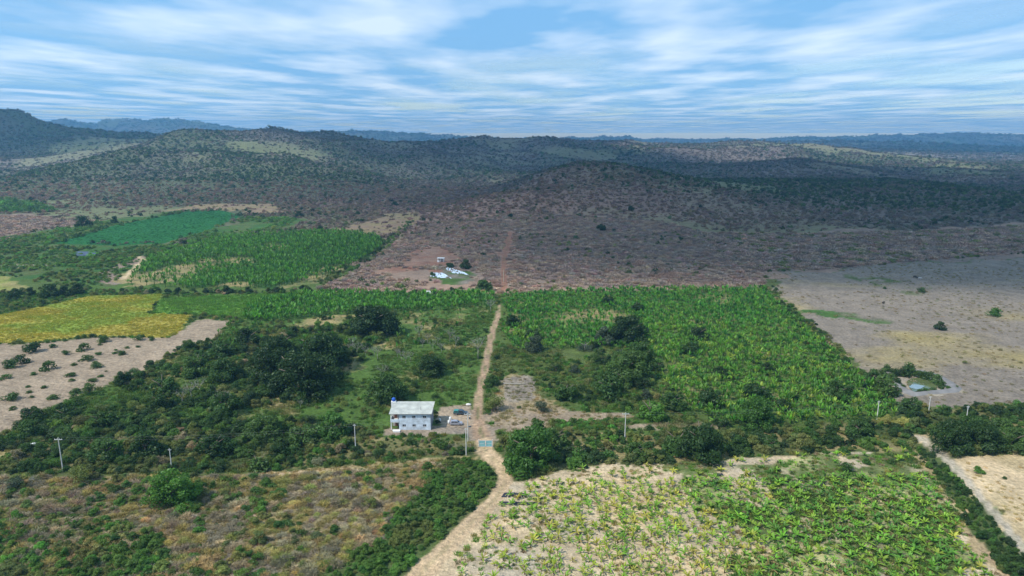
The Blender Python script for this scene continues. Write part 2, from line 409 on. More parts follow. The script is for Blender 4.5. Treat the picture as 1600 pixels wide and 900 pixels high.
def cover_colour(x, y, h):
    n1 = fbm(x, y, 14, 4, 1); n2 = fbm(x, y, 45, 4, 2); n3 = fbm(x, y, 4, 3, 3); n4 = fbm(x, y, 160, 4, 4)
    jx = x + (fbm(x, y, 9, 3, 11) - 0.5) * 9; jy = y + (fbm(x, y, 9, 3, 12) - 0.5) * 7
    wide = sstep(380, 480, y) * 60
    jx = jx + (fbm(x, y, 45, 4, 15) - .5) * wide; jy = jy + (fbm(x, y, 45, 4, 16) - .5) * wide * 1.3
    jx1 = x + (fbm(x, y, 3, 2, 13) - 0.5) * 1.6; jy1 = y + (fbm(x, y, 3, 2, 14) - 0.5) * 1.6
    def mixk(a, b, t):
        t = np.clip(t, 0, 1)[:, None]
        return C[a] * (1 - t) + C[b] * t
    col = mixk('olive', 'grass', (n2 - 0.35) * 3)
    col = col * (1 - 0.0) 
    # hills and far country
    far = sstep(500, 640, y + (n4 - 0.5) * 120)[:, None]
    hillc = mixk('hill', 'hillgreen', (fbm(x, y, 420, 4, 21) - 0.42) * 5)
    tan = np.clip((fbm(x, y, 300, 4, 23) - 0.56) * 9, 0, 1)[:, None] * 0.5
    br = (np.exp(-((x - 40) / 300) ** 2) * (1 - sstep(1000, 1190, y)))[:, None]
    hillc = hillc * (1 + br * np.array([.6, .25, .12]))
    hillc = hillc * (1 - tan) + C['dry'] * np.array([.72, .92, .9]) * tan
    col = col * (1 - far) + hillc * far
    def put(key, c, t=1.0, jit=True):
        nonlocal col
        m = inside(PG[key], jx if jit else jx1, jy if jit else jy1)
        if not m.any(): return
        c = c[m] if getattr(c, 'ndim', 1) == 2 else np.broadcast_to(c, (int(m.sum()), 3))
        tt = t[m][:, None] if hasattr(t, 'shape') else t
        col[m] = col[m] * (1 - tt) + c * tt
    put('left_purple', mixk('wood', 'grey', n2) * .8)
    put('lush_left', mixk('lush', 'olive', (n1 - 0.35) * 2.5))
    put('far_green_spot', mixk('lush', 'olive', n1))
    put('dry_wood', mixk('wood', 'grey', (n2 - 0.3) * 1.6))
    put('dry_right', mixk('wood', 'hill', (n2 - 0.3) * 2))
    put('red_clear', mixk('red', 'wood', (n1 - 0.3) * 2))
    put('pasture', mixk('grey', 'dry', (fbm(x, y * 2.2, 70, 4, 31) - 0.48) * 4))
    put('streak_a', mixk('grass', 'lush', n1), np.clip((n1 - 0.3) * 4, 0, 1)); put('streak_b', mixk('grass', 'olive', n1), np.clip((n1 - 0.35) * 5, 0, 1))
    put('tan_field', mixk('dry', 'wood', (n1 - 0.25) * 2) * .8); put('tan_far', mixk('dry', 'wood', (n1 - .25) * 2) * .85)
    put('teal_field', C['teal'] * (0.9 + 0.25 * n1)[:, None] * (1 - 0.12 * (np.sin((x * 0.5 + y) * 0.55) > 0.2))[:, None], 1.0, False)
    put('banana_left', mixk('lush', 'dry', (n2 - 0.52) * 7))
    put('left_bare', mixk('grey', 'pale', n1)); put('left_bare2', mixk('wood', 'grey', n1))
    put('left_light', mixk('ygreen', 'dry', n1))
    put('tarp_area', mixk('grey', 'grass', (n1 - 0.4) * 4))
    put('orchard', mixk('grass', 'dry', (n1 - 0.56) * 5)); put('grove', mixk('grass', 'dry', (n1 - 0.52) * 5))
    put('green_strip', mixk('plant', 'lush', (n1 - 0.3) * 1.5) * np.array([1.7, 2.0, 1.3])); put('banana_band', mixk('lush', 'plant', n1))
    put('plantation', mixk('plant', 'dry', np.maximum((n2 - 0.6) * 6, (n1 - 0.64) * 4)))
    furrow = (0.5 + 0.5 * np.sin((x * 0.35 + y * 0.94) * 1.9 + n1 * 3))
    put('bare_slope', C['pink'] * (0.86 + 0.25 * furrow + 0.35 * (n1 - 0.5))[:, None])
    yl = mixk('yellow', 'ygreen', (fbm(x, y * 1.6, 26, 4, 41) - 0.42) * 6)
    put('yellow', yl * (0.82 + 0.3 * furrow * 0.6 + 0.25 * n3)[:, None], 1.0, False)
    put('yellow_rich', C['yellow'] * (0.8 + 0.35 * n3)[:, None], 1.0, False)
    put('central_band', mixk('dark', 'dry', (n1 - .3) * 2)); put('spot_left', mixk('soil', 'dry', n1)); 
    put('right_band', mixk('dark', 'dry', (n1 - 0.45) * 3)); put('far_right_band', mixk('dark', 'dry', (n1 - 0.4) * 3))
    put('track_strip', mixk('dry', 'soil', (n1 - 0.35) * 3))
    put('bare_patch', mixk('pink', 'dry', (n1 - .35) * 2) * .95); put('grey_patch', mixk('grey', 'pale', (n3 - 0.4)))
    put('path_strip', mixk('pink', 'grass', (n1 - 0.52) * 5)); put('green_in_right', C['grass'], 0.7)
    bush = mixk('dry', 'grey', (n1 - 0.35) * 2.5); put('brush', bush * 0.8); put('brush_green', mixk('olive', 'lush', n1))
    put('near_field', mixk('sand', 'pale', (n1 - 0.35) * 2.2) * (0.9 + 0.2 * n3)[:, None])
    m_ = inside(PG['near_green'], x + 75 * (fbm(x, y, 24, 4, 95) - .5), y)
    g_ = mixk('sand', 'olive', (n1 - 0.22) * 2.4) * np.array([.95, 1.15, .9]); t_ = np.clip((fbm(x, y, 8, 3, 96) - .22) * 4, .2, .97)[:, None]
    col[m_] = (col * (1 - t_) + g_ * t_)[m_]
    put('hedge_left', C['dark'] * 1.3); put('hedge_right', C['dark'] * 1.2)
    put('dry_field', mixk('dry', 'sand', (n1 - 0.2) * 1.8) * 1.05); put('path_right', mixk('soil', 'dry', (n1 - 0.3) * 2))
    put('yard', mixk('pink', 'grey', (n1 - 0.35) * 2) * 1.15); put('dirt_spot', C['sand'])
    put('pond_bank', mixk('grey', 'pale', n1))
    for key, cc in (('main', 'soil'), ('lower', 'soil'), ('track_right', 'pale'), ('far_track', 'red'), ('left_path', 'sand')):
        d = road_dist(x, y, key) + (n3 - 0.5) * 0.7
        t = (1 - sstep(0.75, 1.12, d))[:, None]
        centre = (1 - sstep(0.0, 0.3, d))[:, None] * (0.5 if key == 'main' else 0.2)
        rc = C[cc] * (0.9 + 0.25 * n3)[:, None] * (np.array([.70, .66, .70]) if key == 'main' else 1)
        rc = rc * (1 - centre) + C['grass'] * centre * 1.2
        col = col * (1 - t) + rc * t
    return col

def build_ground():
    ys = [-700, -400, -200, -80, 0, 40, 70]
    y = 90.0
    while y < 1500: ys.append(y); y *= 1.0062
    while y < 11800: ys.append(y); y *= 1.0125
    ys = np.array(ys); nc = 541
    s = np.linspace(-1, 1, nc)
    half = np.where(ys < 90, 500.0, ys * 1.02 + 130 + np.where(ys > 3000, (ys - 3000) * 0.4, 0))
    s = np.sign(s) * (np.abs(s) ** 1.12)
    X = s[None, :] * half[:, None]; Y = np.repeat(ys[:, None], nc, 1)
    x, y = X.ravel(), Y.ravel()
    h = height(x, y)
    # the road runs level between low banks
    col = cover_colour(x, y, h)
    V = np.stack([x, y, h], 1)
    r, c = len(ys), nc
    i = (np.arange(r - 1)[:, None] * c + np.arange(c - 1)[None, :]).ravel()
    F = np.stack([i, i + 1, i + c + 1, i + c], 1)
    me = mesh_from('terrain', V, F, ground_mat(), {'cover': ('FLOAT_COLOR', np.concatenate([col, np.ones((len(col), 1))], 1))}, smooth=True)
    o = place('terrain', me); tag(o, kind='structure')
build_ground()

# ---------------------------------------------------------------- plant meshes
def unit(v): return v / np.maximum(np.linalg.norm(v, axis=-1, keepdims=True), 1e-9)

def leaf_cloud(seed, blobs, leaves, leaf, height_=0.8, low=0.12, spread=0.34, blob_r=(0.13, 0.24), up=0.25, flat=0.85, long=1.0):
    """a crown one unit wide: clumps of leaves spread through its volume"""
    r = np.random.default_rng(seed)
    cs, rs = [], []
    for b in range(blobs):
        a = r.uniform(0, 2 * math.pi); q = math.sqrt(r.uniform(0, 1))
        zz = r.uniform(0, 1)
        rad = spread * q * (1 - 0.45 * zz ** 2) * r.uniform(0.8, 1.15)
        cs.append((rad * math.cos(a), rad * math.sin(a), low + 0.08 + zz * (height_ - low - 0.2) * (1 - 0.5 * (rad / 0.5) ** 2)))
        rs.append(r.uniform(*blob_r))
    cs = np.array(cs); rs = np.array(rs)
    w = rs ** 2; w /= w.sum()
    bi = r.choice(blobs, leaves, p=w)
    d = unit(r.normal(size=(leaves, 3)) + np.array([0, 0, up]))
    rad = rs[bi] * (r.uniform(0.25, 1, leaves) ** 0.35) * r.uniform(0.85, 1.15, leaves)
    P = cs[bi] + d * rad[:, None] * np.array([1, 1, flat])
    P[:, 2] = np.maximum(P[:, 2], 0.01)
    nrm = unit(d + r.normal(size=(leaves, 3)) * 0.55)
    t = unit(np.cross(nrm, r.normal(size=(leaves, 3)))); bt = np.cross(nrm, t)
    sz = leaf * r.uniform(0.6, 1.35, leaves)[:, None]
    t = t * sz * long; bt = bt * sz * 0.55
    V = np.stack([P - t, P - bt * 1.0, P + t, P + bt], 1).reshape(-1, 3)
    F = np.arange(leaves * 4).reshape(-1, 4)
    blob_shade = r.uniform(0, 1, blobs)
    sh = np.clip(0.5 * blob_shade[bi] + 0.5 * r.uniform(0, 1, leaves), 0, 1)
    return V, F, np.repeat(sh, 4)

def twig_cloud(seed, n, height_=0.8, thick=0.008, spread=0.45):
    """leafless shrub: many thin twigs fanning up and out"""
    r = np.random.default_rng(seed)
    a = r.uniform(0, 2 * math.pi, n); q = np.sqrt(r.uniform(0, 1, n)) * spread
    z0 = r.uniform(0.0, 0.6, n) * height_ * (1 - 0.6 * (q / spread) ** 2)
    P0 = np.stack([np.cos(a) * q * 0.75, np.sin(a) * q * 0.75, z0], 1)
    d = unit(np.stack([np.cos(a) * q * 1.2, np.sin(a) * q * 1.2, np.full(n, 0.35)], 1) + r.normal(size=(n, 3)) * 0.28)
    L = r.uniform(0.14, 0.34, n)[:, None]
    P1 = P0 + d * L
    P1[:, 2] = np.abs(P1[:, 2])
    s = unit(np.cross(d, r.normal(size=(n, 3)))) * thick * r.uniform(0.7, 1.5, n)[:, None]
    V = np.stack([P0 - s, P0 + s, P1 + s * 0.4, P1 - s * 0.4], 1).reshape(-1, 3)
    return V, np.arange(n * 4).reshape(-1, 4), np.repeat(r.uniform(0, 1, n), 4)

def tube(pts, rad, sides=6):
    pts = np.array(pts, float); V = []; F = []
    for i, p in enumerate(pts):
        d = unit(pts[min(i + 1, len(pts) - 1)] - pts[max(i - 1, 0)])
        ref = np.array([0, 0, 1.0]) if abs(d[2]) < 0.9 else np.array([1.0, 0, 0])
        a = unit(np.cross(d, ref)); b = np.cross(d, a)
        for k in range(sides):
            t = 2 * math.pi * k / sides
            V.append(p + (a * math.cos(t) + b * math.sin(t)) * rad[i])
    for i in range(len(pts) - 1):
        for k in range(sides):
            k2 = (k + 1) % sides
            F.append((i * sides + k, i * sides + k2, (i + 1) * sides + k2, (i + 1) * sides + k))
    F.append(tuple(range(sides))[::-1]); n = (len(pts) - 1) * sides
    F.append(tuple(n + k for k in range(sides)))
    return np.array(V), F
def join(parts):
    V, F, o = [], [], 0
    for v, f in parts:
        V.append(np.asarray(v)); F += [tuple(int(q) + o for q in t) for t in f]; o += len(v)
    return np.concatenate(V), F

def trunk_mesh(name, seed, mat, h=0.5, limbs=4, r0=0.035, reach=0.28, twigs=False):
    r = random.Random(seed); parts = []
    top = (r.uniform(-.04, .04), r.uniform(-.04, .04), h * 0.55)
    parts.append(tube([(0, 0, -0.03), (top[0] * .4, top[1] * .4, h * 0.3), top], [r0, r0 * .8, r0 * .6]))
    for i in range(limbs):
        a = 2 * math.pi * (i + r.uniform(-.3, .3)) / limbs
        e = (top[0] + math.cos(a) * reach * r.uniform(.7, 1.1), top[1] + math.sin(a) * reach * r.uniform(.7, 1.1), h * r.uniform(0.85, 1.2))
        m = tuple((top[k] + e[k]) / 2 + (0.03 if k == 2 else 0) for k in range(3))
        parts.append(tube([top, m, e], [r0 * .55, r0 * .38, r0 * .14], 5))
        if twigs:
            for q in range(8):
                t = r.uniform(.25, 1); b = tuple(m[k] * (1 - t) + e[k] * t for k in range(3))
                e2 = (b[0] + r.uniform(-.16, .16), b[1] + r.uniform(-.16, .16), b[2] + r.uniform(.05, .22))
                parts.append(tube([b, e2], [r0 * .22, r0 * .08], 4))
    V, F = join(parts)
    return mesh_from(name, V, F, mat, smooth=True)

def crown_mesh(name, *a, mat=M_LEAF, **k):
    V, F, s = leaf_cloud(*a, **k)
    return mesh_from(name, V, F, mat, {'shade': ('FLOAT', s)})

CROWN_BIG = [crown_mesh('crown', 100 + i, 46, 8500, 0.0215, height_=0.70 + 0.07 * (i % 3), low=-0.04, spread=0.40, blob_r=(0.09, 0.15)) for i in range(5)]
CROWN_MID = [crown_mesh('crown', 200 + i, 20, 2400, 0.036, height_=0.66 + 0.07 * (i % 3), low=-0.03, spread=0.36, blob_r=(0.10, 0.18)) for i in range(6)]
CROWN_AIRY = [crown_mesh('crown', 250 + i, 20, 1300, 0.030, height_=0.78, low=0.03, spread=0.36, blob_r=(0.10, 0.18)) for i in range(4)]
CROWN_LOW = [crown_mesh('crown', 300 + i, 12, 800, 0.046, height_=0.52 + 0.06 * (i % 3), low=0.0, spread=0.34, blob_r=(0.15, 0.24), flat=0.7) for i in range(5)]
CROWN_FAR = [crown_mesh('crown', 400 + i, 6, 110, 0.095, height_=0.62, low=0.0, spread=0.28, blob_r=(0.2, 0.3), flat=0.75) for i in range(5)]
TWIG = []
for i in range(5):
    V, F, s = twig_cloud(500 + i, 420, height_=0.6 + 0.1 * (i % 3), thick=0.0085)
    TWIG.append(mesh_from('twigs', V, F, M_TWIG, {'shade': ('FLOAT', s)}))
TWIG_FAR = []
for i in range(4):
    V, F, s = twig_cloud(520 + i, 90, height_=0.55, thick=0.03)
    TWIG_FAR.append(mesh_from('twigs', V, F, M_TWIG, {'shade': ('FLOAT', s)}))
TUFT = []
for i in range(5):
    r_ = np.random.default_rng(600 + i); n = 70
    a = r_.uniform(0, 2 * math.pi, n); q = np.sqrt(r_.uniform(0, 1, n)) * 0.42
    P0 = np.stack([np.cos(a) * q, np.sin(a) * q, np.zeros(n)], 1)
    d = unit(r_.normal(size=(n, 3)) * 0.5 + np.array([0, 0, 1.0])); d[:, 2] = np.abs(d[:, 2])
    P1 = P0 + d * r_.uniform(0.2, 0.5, n)[:, None]
    s = unit(np.cross(d, r_.normal(size=(n, 3)))) * 0.045
    V = np.stack([P0 - s, P0 + s, P1 + s * 0.5, P1 - s * 0.5], 1).reshape(-1, 3)
    TUFT.append(mesh_from('blades', V, np.arange(n * 4).reshape(-1, 4), M_LEAF, {'shade': ('FLOAT', np.repeat(r_.uniform(0, 1, n), 4))}))

def blade(length, width, rise, droop, seed, seg=6):
    """one arching banana leaf, folded a little along its midrib, growing along +x"""
    r = random.Random(seed); V = []; F = []; sh = []
    for i in range(seg + 1):
        t = i / seg
        x = length * (t * math.cos(rise) * (1 - 0.18 * t * droop)); z = length * (t * math.sin(rise) - droop * 0.55 * t * t)
        w = width * (0.12 + 0.88 * math.sin(math.pi * min(1, (t * 0.92 + 0.06))) ** 0.6) * (0.2 if i == 0 else 1)
        if i == seg: w = width * 0.05
        V += [(x, -w / 2, z - w * 0.22), (x, 0, z), (x, w / 2, z - w * 0.22)]
        sh += [0.35 + 0.4 * t, 0.85, 0.35 + 0.4 * t]
        if i:
            o = (i - 1) * 3
            F += [(o, o + 1, o + 4, o + 3), (o + 1, o + 2, o + 5, o + 4)]
    return np.array(V), F, sh
LEAF_MESH = []
for i, (L_, W_, ri, dr) in enumerate(((2.5, .40, .95, .8), (2.3, .38, .62, .75), (2.1, .36, 1.2, .6), (2.2, .34, .35, .7))):
    V, F, s = blade(L_, W_, ri, dr, i)
    LEAF_MESH.append(mesh_from('leaf', V, F, M_BANANA, {'shade': ('FLOAT', s)}))
V, F = tube([(0, 0, -.1), (0.02, 0, .8), (0, 0.03, 1.6)], [.16, .13, .09], 7)
STEM_MESH = mesh_from('pseudostem', V, F, M_STEM, smooth=True)

def banana_mesh(name, seed, n=9, upright=0.0, size=1.0, seg=4, stem=1.5, width=.5):
    r = random.Random(seed); VV, FF, SS, off = [], [], [], 0
    for i in range(n):
        a = i * 2.399 + r.uniform(-.4, .4)
        rise = r.uniform(.35, 1.25) + upright * .35; dr = r.uniform(.45, .9) * (1 - upright * .6)
        V, F, s = blade(r.uniform(1.5, 2.2) * size, width * r.uniform(.8, 1.1), rise, dr, seed * 31 + i, seg)
        c, sn = math.cos(a), math.sin(a)
        V = np.stack([V[:, 0] * c - V[:, 1] * sn, V[:, 0] * sn + V[:, 1] * c, V[:, 2] + stem], 1)
        k = r.uniform(-.25, .25)
        VV.append(V); FF += [tuple(q + off for q in f) for f in F]; SS += [max(0, min(1, q + k)) for q in s]; off += len(V)
    V, F = tube([(0, 0, -.1), (0, 0, stem)], [.14, .08], 5)
    VV.append(V); FF += [tuple(q + off for q in f) for f in F]; SS += [0.15] * len(V)
    return mesh_from(name, np.concatenate(VV), FF, M_BANANA, {'shade': ('FLOAT', SS)})
BANANA = [banana_mesh('banana_crown', 10 + i, 8 + i % 3, stem=.7, width=.45, size=1.15) for i in range(5)]
BANANA_UP = [banana_mesh('banana_crown', 30 + i, 7, upright=1.0, size=1.1, seg=3, stem=1.3, width=.55) for i in range(4)]

# ---------------------------------------------------------------- scattering what nobody could count
def scatter(name, pts, protos, scl, tint, idx=None, rot=None, label=None, cat=None, seed=0, tilt=0.0):
    n = len(pts)
    if n == 0: return None
    r = np.random.default_rng(seed + 1000)
    pts = np.asarray(pts, float)
    if rot is None:
        rot = np.stack([r.normal(0, tilt, n) if tilt else np.zeros(n), r.normal(0, tilt, n) if tilt else np.zeros(n), r.uniform(0, 2 * math.pi, n)], 1)
    if idx is None: idx = r.integers(0, len(protos), n)
    me = mesh_from(name, pts, np.zeros((0, 4), int), None, {
        'scl': ('FLOAT_VECTOR', scl), 'rot': ('FLOAT_VECTOR', rot), 'tint': ('FLOAT_VECTOR', tint), 'pick': ('INT', idx)})
    o = place(name, me)
    col = bpy.data.collections.new(name + '_kinds')
    for i, pm in enumerate(protos):
        po = bpy.data.objects.new('%s_kind_%s' % (name, 'abcdefghijk'[i]), pm); col.objects.link(po)
    ng = bpy.data.node_groups.new(name + '_scatter', 'GeometryNodeTree')
    ng.interface.new_socket('Geometry', in_out='INPUT', socket_type='NodeSocketGeometry')
    ng.interface.new_socket('Geometry', in_out='OUTPUT', socket_type='NodeSocketGeometry')
    N, L = ng.nodes, ng.links
    gi = N.new('NodeGroupInput'); go = N.new('NodeGroupOutput')
    ci = N.new('GeometryNodeCollectionInfo'); ci.inputs[0].default_value = col
    ci.inputs['Separate Children'].default_value = True; ci.inputs['Reset Children'].default_value = True
    ip = N.new('GeometryNodeInstanceOnPoints'); ip.inputs['Pick Instance'].default_value = True
    def att(nm, ty):
        a = N.new('GeometryNodeInputNamedAttribute'); a.data_type = ty; a.inputs['Name'].default_value = nm
        return a.outputs['Attribute']
    L.new(gi.outputs[0], ip.inputs['Points']); L.new(ci.outputs[0], ip.inputs['Instance'])
    L.new(att('pick', 'INT'), ip.inputs['Instance Index'])
    e2r = N.new('FunctionNodeEulerToRotation'); L.new(att('rot', 'FLOAT_VECTOR'), e2r.inputs[0]); L.new(e2r.outputs[0], ip.inputs['Rotation'])
    L.new(att('scl', 'FLOAT_VECTOR'), ip.inputs['Scale'])
    L.new(ip.outputs[0], go.inputs[0])
    md = o.modifiers.new('scatter', 'NODES'); md.node_group = ng
    tag(o, label, cat, kind='stuff')
    return o

def sample(key, spacing, seed, jitter=0.9, dens=None, pad=0):
    """jittered grid of ground points inside an outline; dens(x, y) gives a keep probability"""
    P = PG[key] if isinstance(key, str) else key
    x0, x1 = P[:, 0].min() - pad, P[:, 0].max() + pad; y0, y1 = P[:, 1].min() - pad, P[:, 1].max() + pad
    r = np.random.default_rng(seed)
    X, Y = np.meshgrid(np.arange(x0, x1, spacing), np.arange(y0, y1, spacing))
    x = X.ravel() + r.uniform(-.5, .5, X.size) * spacing * jitter; y = Y.ravel() + r.uniform(-.5, .5, X.size) * spacing * jitter
    m = inside(P, x, y)
    if dens is not None: m &= r.uniform(0, 1, x.size) < dens(x, y)
    # nothing beyond the sides of what the place's views can show
    m &= (np.abs(x) < y * 0.86 + 40)
    return x[m], y[m]

def off_roads(x, y, k=1.25):
    m = np.ones(x.shape, bool)
    for key in RG: m &= road_dist(x, y, key) > k
    m &= ~inside(PG['yard'], x, y)
    m &= ~((x > HX0 - 2) & (x < HX1 + 3.5) & (y > HY0 - 4) & (y < HY1 + 2))
    return m

def tints(n, pal, r, var=0.18, w=None):
    pal = np.array(pal)
    i = r.choice(len(pal), n, p=w)
    return pal[i] * (1 + r.normal(0, var, (n, 1))).clip(.45, 1.7) * (1 + r.normal(0, 0.06, (n, 3)))

# house footprint (metres)
HX0, HY0 = G(611, 671); HX1 = G(673, 671)[0]; HY1 = HY0 + 8.6

DARK = [(0.038, 0.078, 0.016), (0.052, 0.100, 0.020), (0.044, 0.085, 0.026)]
MID = [(0.085, 0.170, 0.026), (0.110, 0.190, 0.032), (0.068, 0.140, 0.028)]
BRIGHT = [(0.125, 0.27, 0.032), (0.15, 0.29, 0.035), (0.095, 0.225, 0.032)]
OLIVE = [(0.155, 0.185, 0.045), (0.19, 0.20, 0.06), (0.13, 0.165, 0.05)]
YELLOW = [(0.36, 0.28, 0.09), (0.27, 0.26, 0.07), (0.38, 0.26, 0.11)]
GREYB = [(0.31, 0.25, 0.15), (0.27, 0.23, 0.15), (0.36, 0.28, 0.16)]
PURP = [(0.37, 0.235, 0.165), (0.33, 0.235, 0.19), (0.40, 0.29, 0.20), (0.33, 0.26, 0.205)]

# --- hedges, groves and brush, as masses
def bushes(name, key, spacing, size, pal, seed, protos, label, hs=0.8, dens=None, w=None, cat='shrubbery', var=0.2, road=1.4):
    x, y = sample(key, spacing, seed, dens=dens)
    m = off_roads(x, y, road); x, y = x[m], y[m]
    r = np.random.default_rng(seed + 5)
    n = len(x)
    if n == 0: return
    s = r.uniform(size[0] * .7, size[1] * 1.1, n) * (0.5 + 1.0 * fbm(x, y, 12, 3, seed))
    s = np.where((x > HX0 - 3) & (x < HX1 + 14) & (y < HY0 + 1) & (y > HY0 - 17), s * .5, s)
    scl = np.stack([s, s * r.uniform(.85, 1.15, n), s * hs * r.uniform(.75, 1.25, n)], 1)
    pts = np.stack([x, y, height(x, y) - 0.1], 1)
    tt = tints(n, pal, r, var, w)
    own = fbm(x, y, 11, 3, seed + 40)[:, None]                       # neighbours are often of one kind
    pick = np.array(pal)[(vnoise(x / 7.0, y / 7.0, seed + 41) * len(pal)).astype(int) % len(pal)]
    if protos is TUFT and cat != 'weeds':
        tt = .4 * tt + .75 * cover_colour(x, y, None)
    if cat in ('shrubbery', 'brush', 'forest', 'scrub'):
        tt = np.where(own > .5, tt, pick * (1 + r.normal(0, .12, (n, 1))))
        tt = tt * (.75 + .5 * fbm(x, y, 6, 2, seed + 42))[:, None]
    scatter(name, pts, protos, scl, tt, label=label, cat=cat, seed=seed)

def patchy(scale, cut, seed, soft=6):
    return lambda x, y: np.clip((fbm(x, y, scale, 3, seed) - cut) * soft + .5, 0, 1)

bushes('hedge_foliage', 'central_band', 2.5, (2.4, 4.6), MID + DARK + OLIVE + GREYB[:1], 11, CROWN_MID + CROWN_AIRY, 'dense dark shrubbery in the wide band below the house and left of the gate', dens=patchy(13, .34, 90), w=[.13, .13, .12, .1, .1, .1, .08, .08, .08, .08])
bushes('hedge_foliage', 'right_band', 2.6, (2.6, 5.0), MID + DARK + OLIVE + YELLOW[1:2], 12, CROWN_MID, 'mixed green shrubbery between the gate and the far road behind the near field', w=[.14, .14, .12, .08, .08, .08, .1, .1, .08, .08], dens=patchy(14, .24, 70))
bushes('hedge_foliage', 'far_right_band', 2.9, (3.0, 5.5), MID + DARK + OLIVE, 13, CROWN_MID, 'dark green shrubbery in front of the grey pasture', dens=patchy(16, .36, 71))
bushes('hedge_foliage', 'hedge_left', 1.7, (1.9, 3.2), [(0.10, 0.21, 0.035)] + MID + OLIVE[:1], 14, CROWN_MID, 'thick green hedge along the dirt road below the gate', hs=.8, w=[.3, .25, .2, .15, .1])
bushes('hedge_foliage', 'hedge_right', 1.7, (1.8, 3.0), DARK + MID, 15, CROWN_MID, 'straight dark green hedge between the near field and the dry field', hs=.9, w=[.25, .2, .15, .14, .13, .13])
bushes('dry_brush', 'brush', 1.65, (1.5, 3.3), GREYB + YELLOW, 16, TWIG, 'dry leafless brush covering the slope in front', hs=.75, w=[.22, .2, .22, .13, .13, .10], cat='brush', var=.25)
bushes('grass', 'brush', 1.7, (.9, 2.0), YELLOW + OLIVE + GREYB, 48, TUFT, 'straw-coloured grass between the dry brush', cat='grass')
bushes('green_brush', 'brush', 3.0, (1.6, 4.2), OLIVE + MID + YELLOW[1:2], 17, CROWN_MID + CROWN_LOW, 'olive and green shrubs growing through the dry brush in front', dens=lambda x, y: patchy(30, .45, 72, 9)(x, y) * (1 - .75 * sstep(-75, -35, x) * (1 - sstep(165, 178, y))), hs=.75, w=[.18, .18, .18, .12, .12, .12, .10])
bushes('green_brush', 'brush_green', 1.9, (2.0, 3.8), OLIVE + BRIGHT[2:] + MID, 18, CROWN_MID, 'green thicket in the near corner of the dry brush', hs=.8)
bushes('grove_foliage', 'grove', 3.2, (3.0, 6.0), MID + DARK + OLIVE + GREYB[:1], 19, CROWN_MID + CROWN_AIRY, 'shrubs under the trees of the grove west of the house', dens=patchy(16, .47, 73, 8), w=[.12, .12, .1, .12, .12, .12, .08, .08, .06, .08])
bushes('orchard_shrubs', 'orchard', 4.2, (1.4, 3.8), MID + OLIVE + DARK[:1], 20, CROWN_LOW + CROWN_AIRY, 'low shrubs dotted over the grass behind the house', dens=patchy(26, .52, 74))
bushes('grass', 'track_strip', 1.3, (1.0, 1.8), YELLOW + OLIVE, 21, TUFT, 'dry yellow grass along the old track', cat='grass')
bushes('weeds', 'bare_patch', 2.2, (0.8, 2.0), OLIVE + YELLOW, 22, TUFT, 'dry tufts on the bare ground right of the road', cat='grass', dens=patchy(9, .45, 75))
bushes('grass', 'path_strip', 1.2, (1.2, 2.4), OLIVE + BRIGHT[2:] + MID[:1], 23, TUFT, 'rough grass beside the wires', cat='grass', dens=patchy(9, .5, 76))
bushes('grass', 'green_in_right', 1.4, (1.8, 3.0), BRIGHT[2:] + OLIVE[:1] + MID[:1], 24, CROWN_LOW, 'strip of low green plants in front of the bare patch', cat='plants')
bushes('grass', 'orchard', 1.7, (1.2, 2.4), BRIGHT[2:] + MID + OLIVE, 25, TUFT, 'tall green grass of the orchard', cat='grass', dens=patchy(16, .42, 77))
bushes('grass', 'central_band', 2.0, (1.2, 2.4), MID + OLIVE + YELLOW, 47, TUFT, 'rough grass in the gaps of the shrub band', cat='grass')
bushes('grass', 'grove', 1.9, (1.4, 2.6), MID + OLIVE + BRIGHT[2:], 26, TUFT, 'grass of the clearings in the grove', cat='grass')
bushes('grass', 'green_strip', 1.9, (1.8, 3.2), BRIGHT + MID, 27, TUFT, 'bright green grass between the yellow field and the plantation', cat='grass')
bushes('crop', 'yellow', 1.8, (1.4, 2.2), [(0.42, 0.36, 0.05), (0.34, 0.36, 0.05)], 28, TUFT, 'ripe yellow crop', cat='crop', var=.08, w=[.6, .4])
bushes('tufts', 'pasture', 4.2, (0.8, 2.0), GREYB + OLIVE[:1], 29, TUFT, 'dry grass tufts of the grey pasture', cat='grass', dens=patchy(40, .5, 79, 3))
bushes('tufts', 'dry_field', 2.0, (0.7, 1.7), YELLOW + OLIVE + [(0.3, 0.24, 0.12)], 30, TUFT, 'dry tufts on the bare field at the road bend', cat='grass', dens=patchy(8, .5, 80))
bushes('weeds', 'near_field', 1.25, (1.0, 2.1), MID + OLIVE + YELLOW[1:2], 31, TUFT, 'weeds between the banana plants of the near field', cat='weeds', dens=lambda x, y: inside(PG['near_green'], x + 75 * (fbm(x, y, 24, 4, 95) - .5), y) * patchy(9, .36, 81)(x, y) * np.where(y > 180, .3, 1), w=[.18, .12, .2, .15, .1, .1, .15])
bushes('weeds', 'near_field', 1.5, (0.7, 1.6), YELLOW[1:2] + BRIGHT[:2] + [(0.34, 0.26, 0.15)], 32, TUFT, 'dry leaf litter and weeds on the pale soil', cat='weeds', dens=patchy(7, .5, 82), road=1.2)
bushes('dry_scrub', 'dry_wood', 3.1, (3.2, 5.6), PURP, 33, TWIG_FAR + TWIG[:2], 'leafless brown scrub on the plain behind the plantation', hs=.7, cat='scrub', dens=patchy(60, .34, 83), var=.18)
bushes('green_scrub', 'dry_wood', 11, (3.0, 6.0), OLIVE + DARK, 34, CROWN_FAR, 'scattered green shrubs in the brown scrub', dens=patchy(70, .60, 84))
bushes('dry_scrub', 'dry_right', 4.2, (4.2, 7.0), PURP + OLIVE[:1], 35, TWIG_FAR, 'brown leafless wood below the dark ridge', hs=.7, cat='scrub')
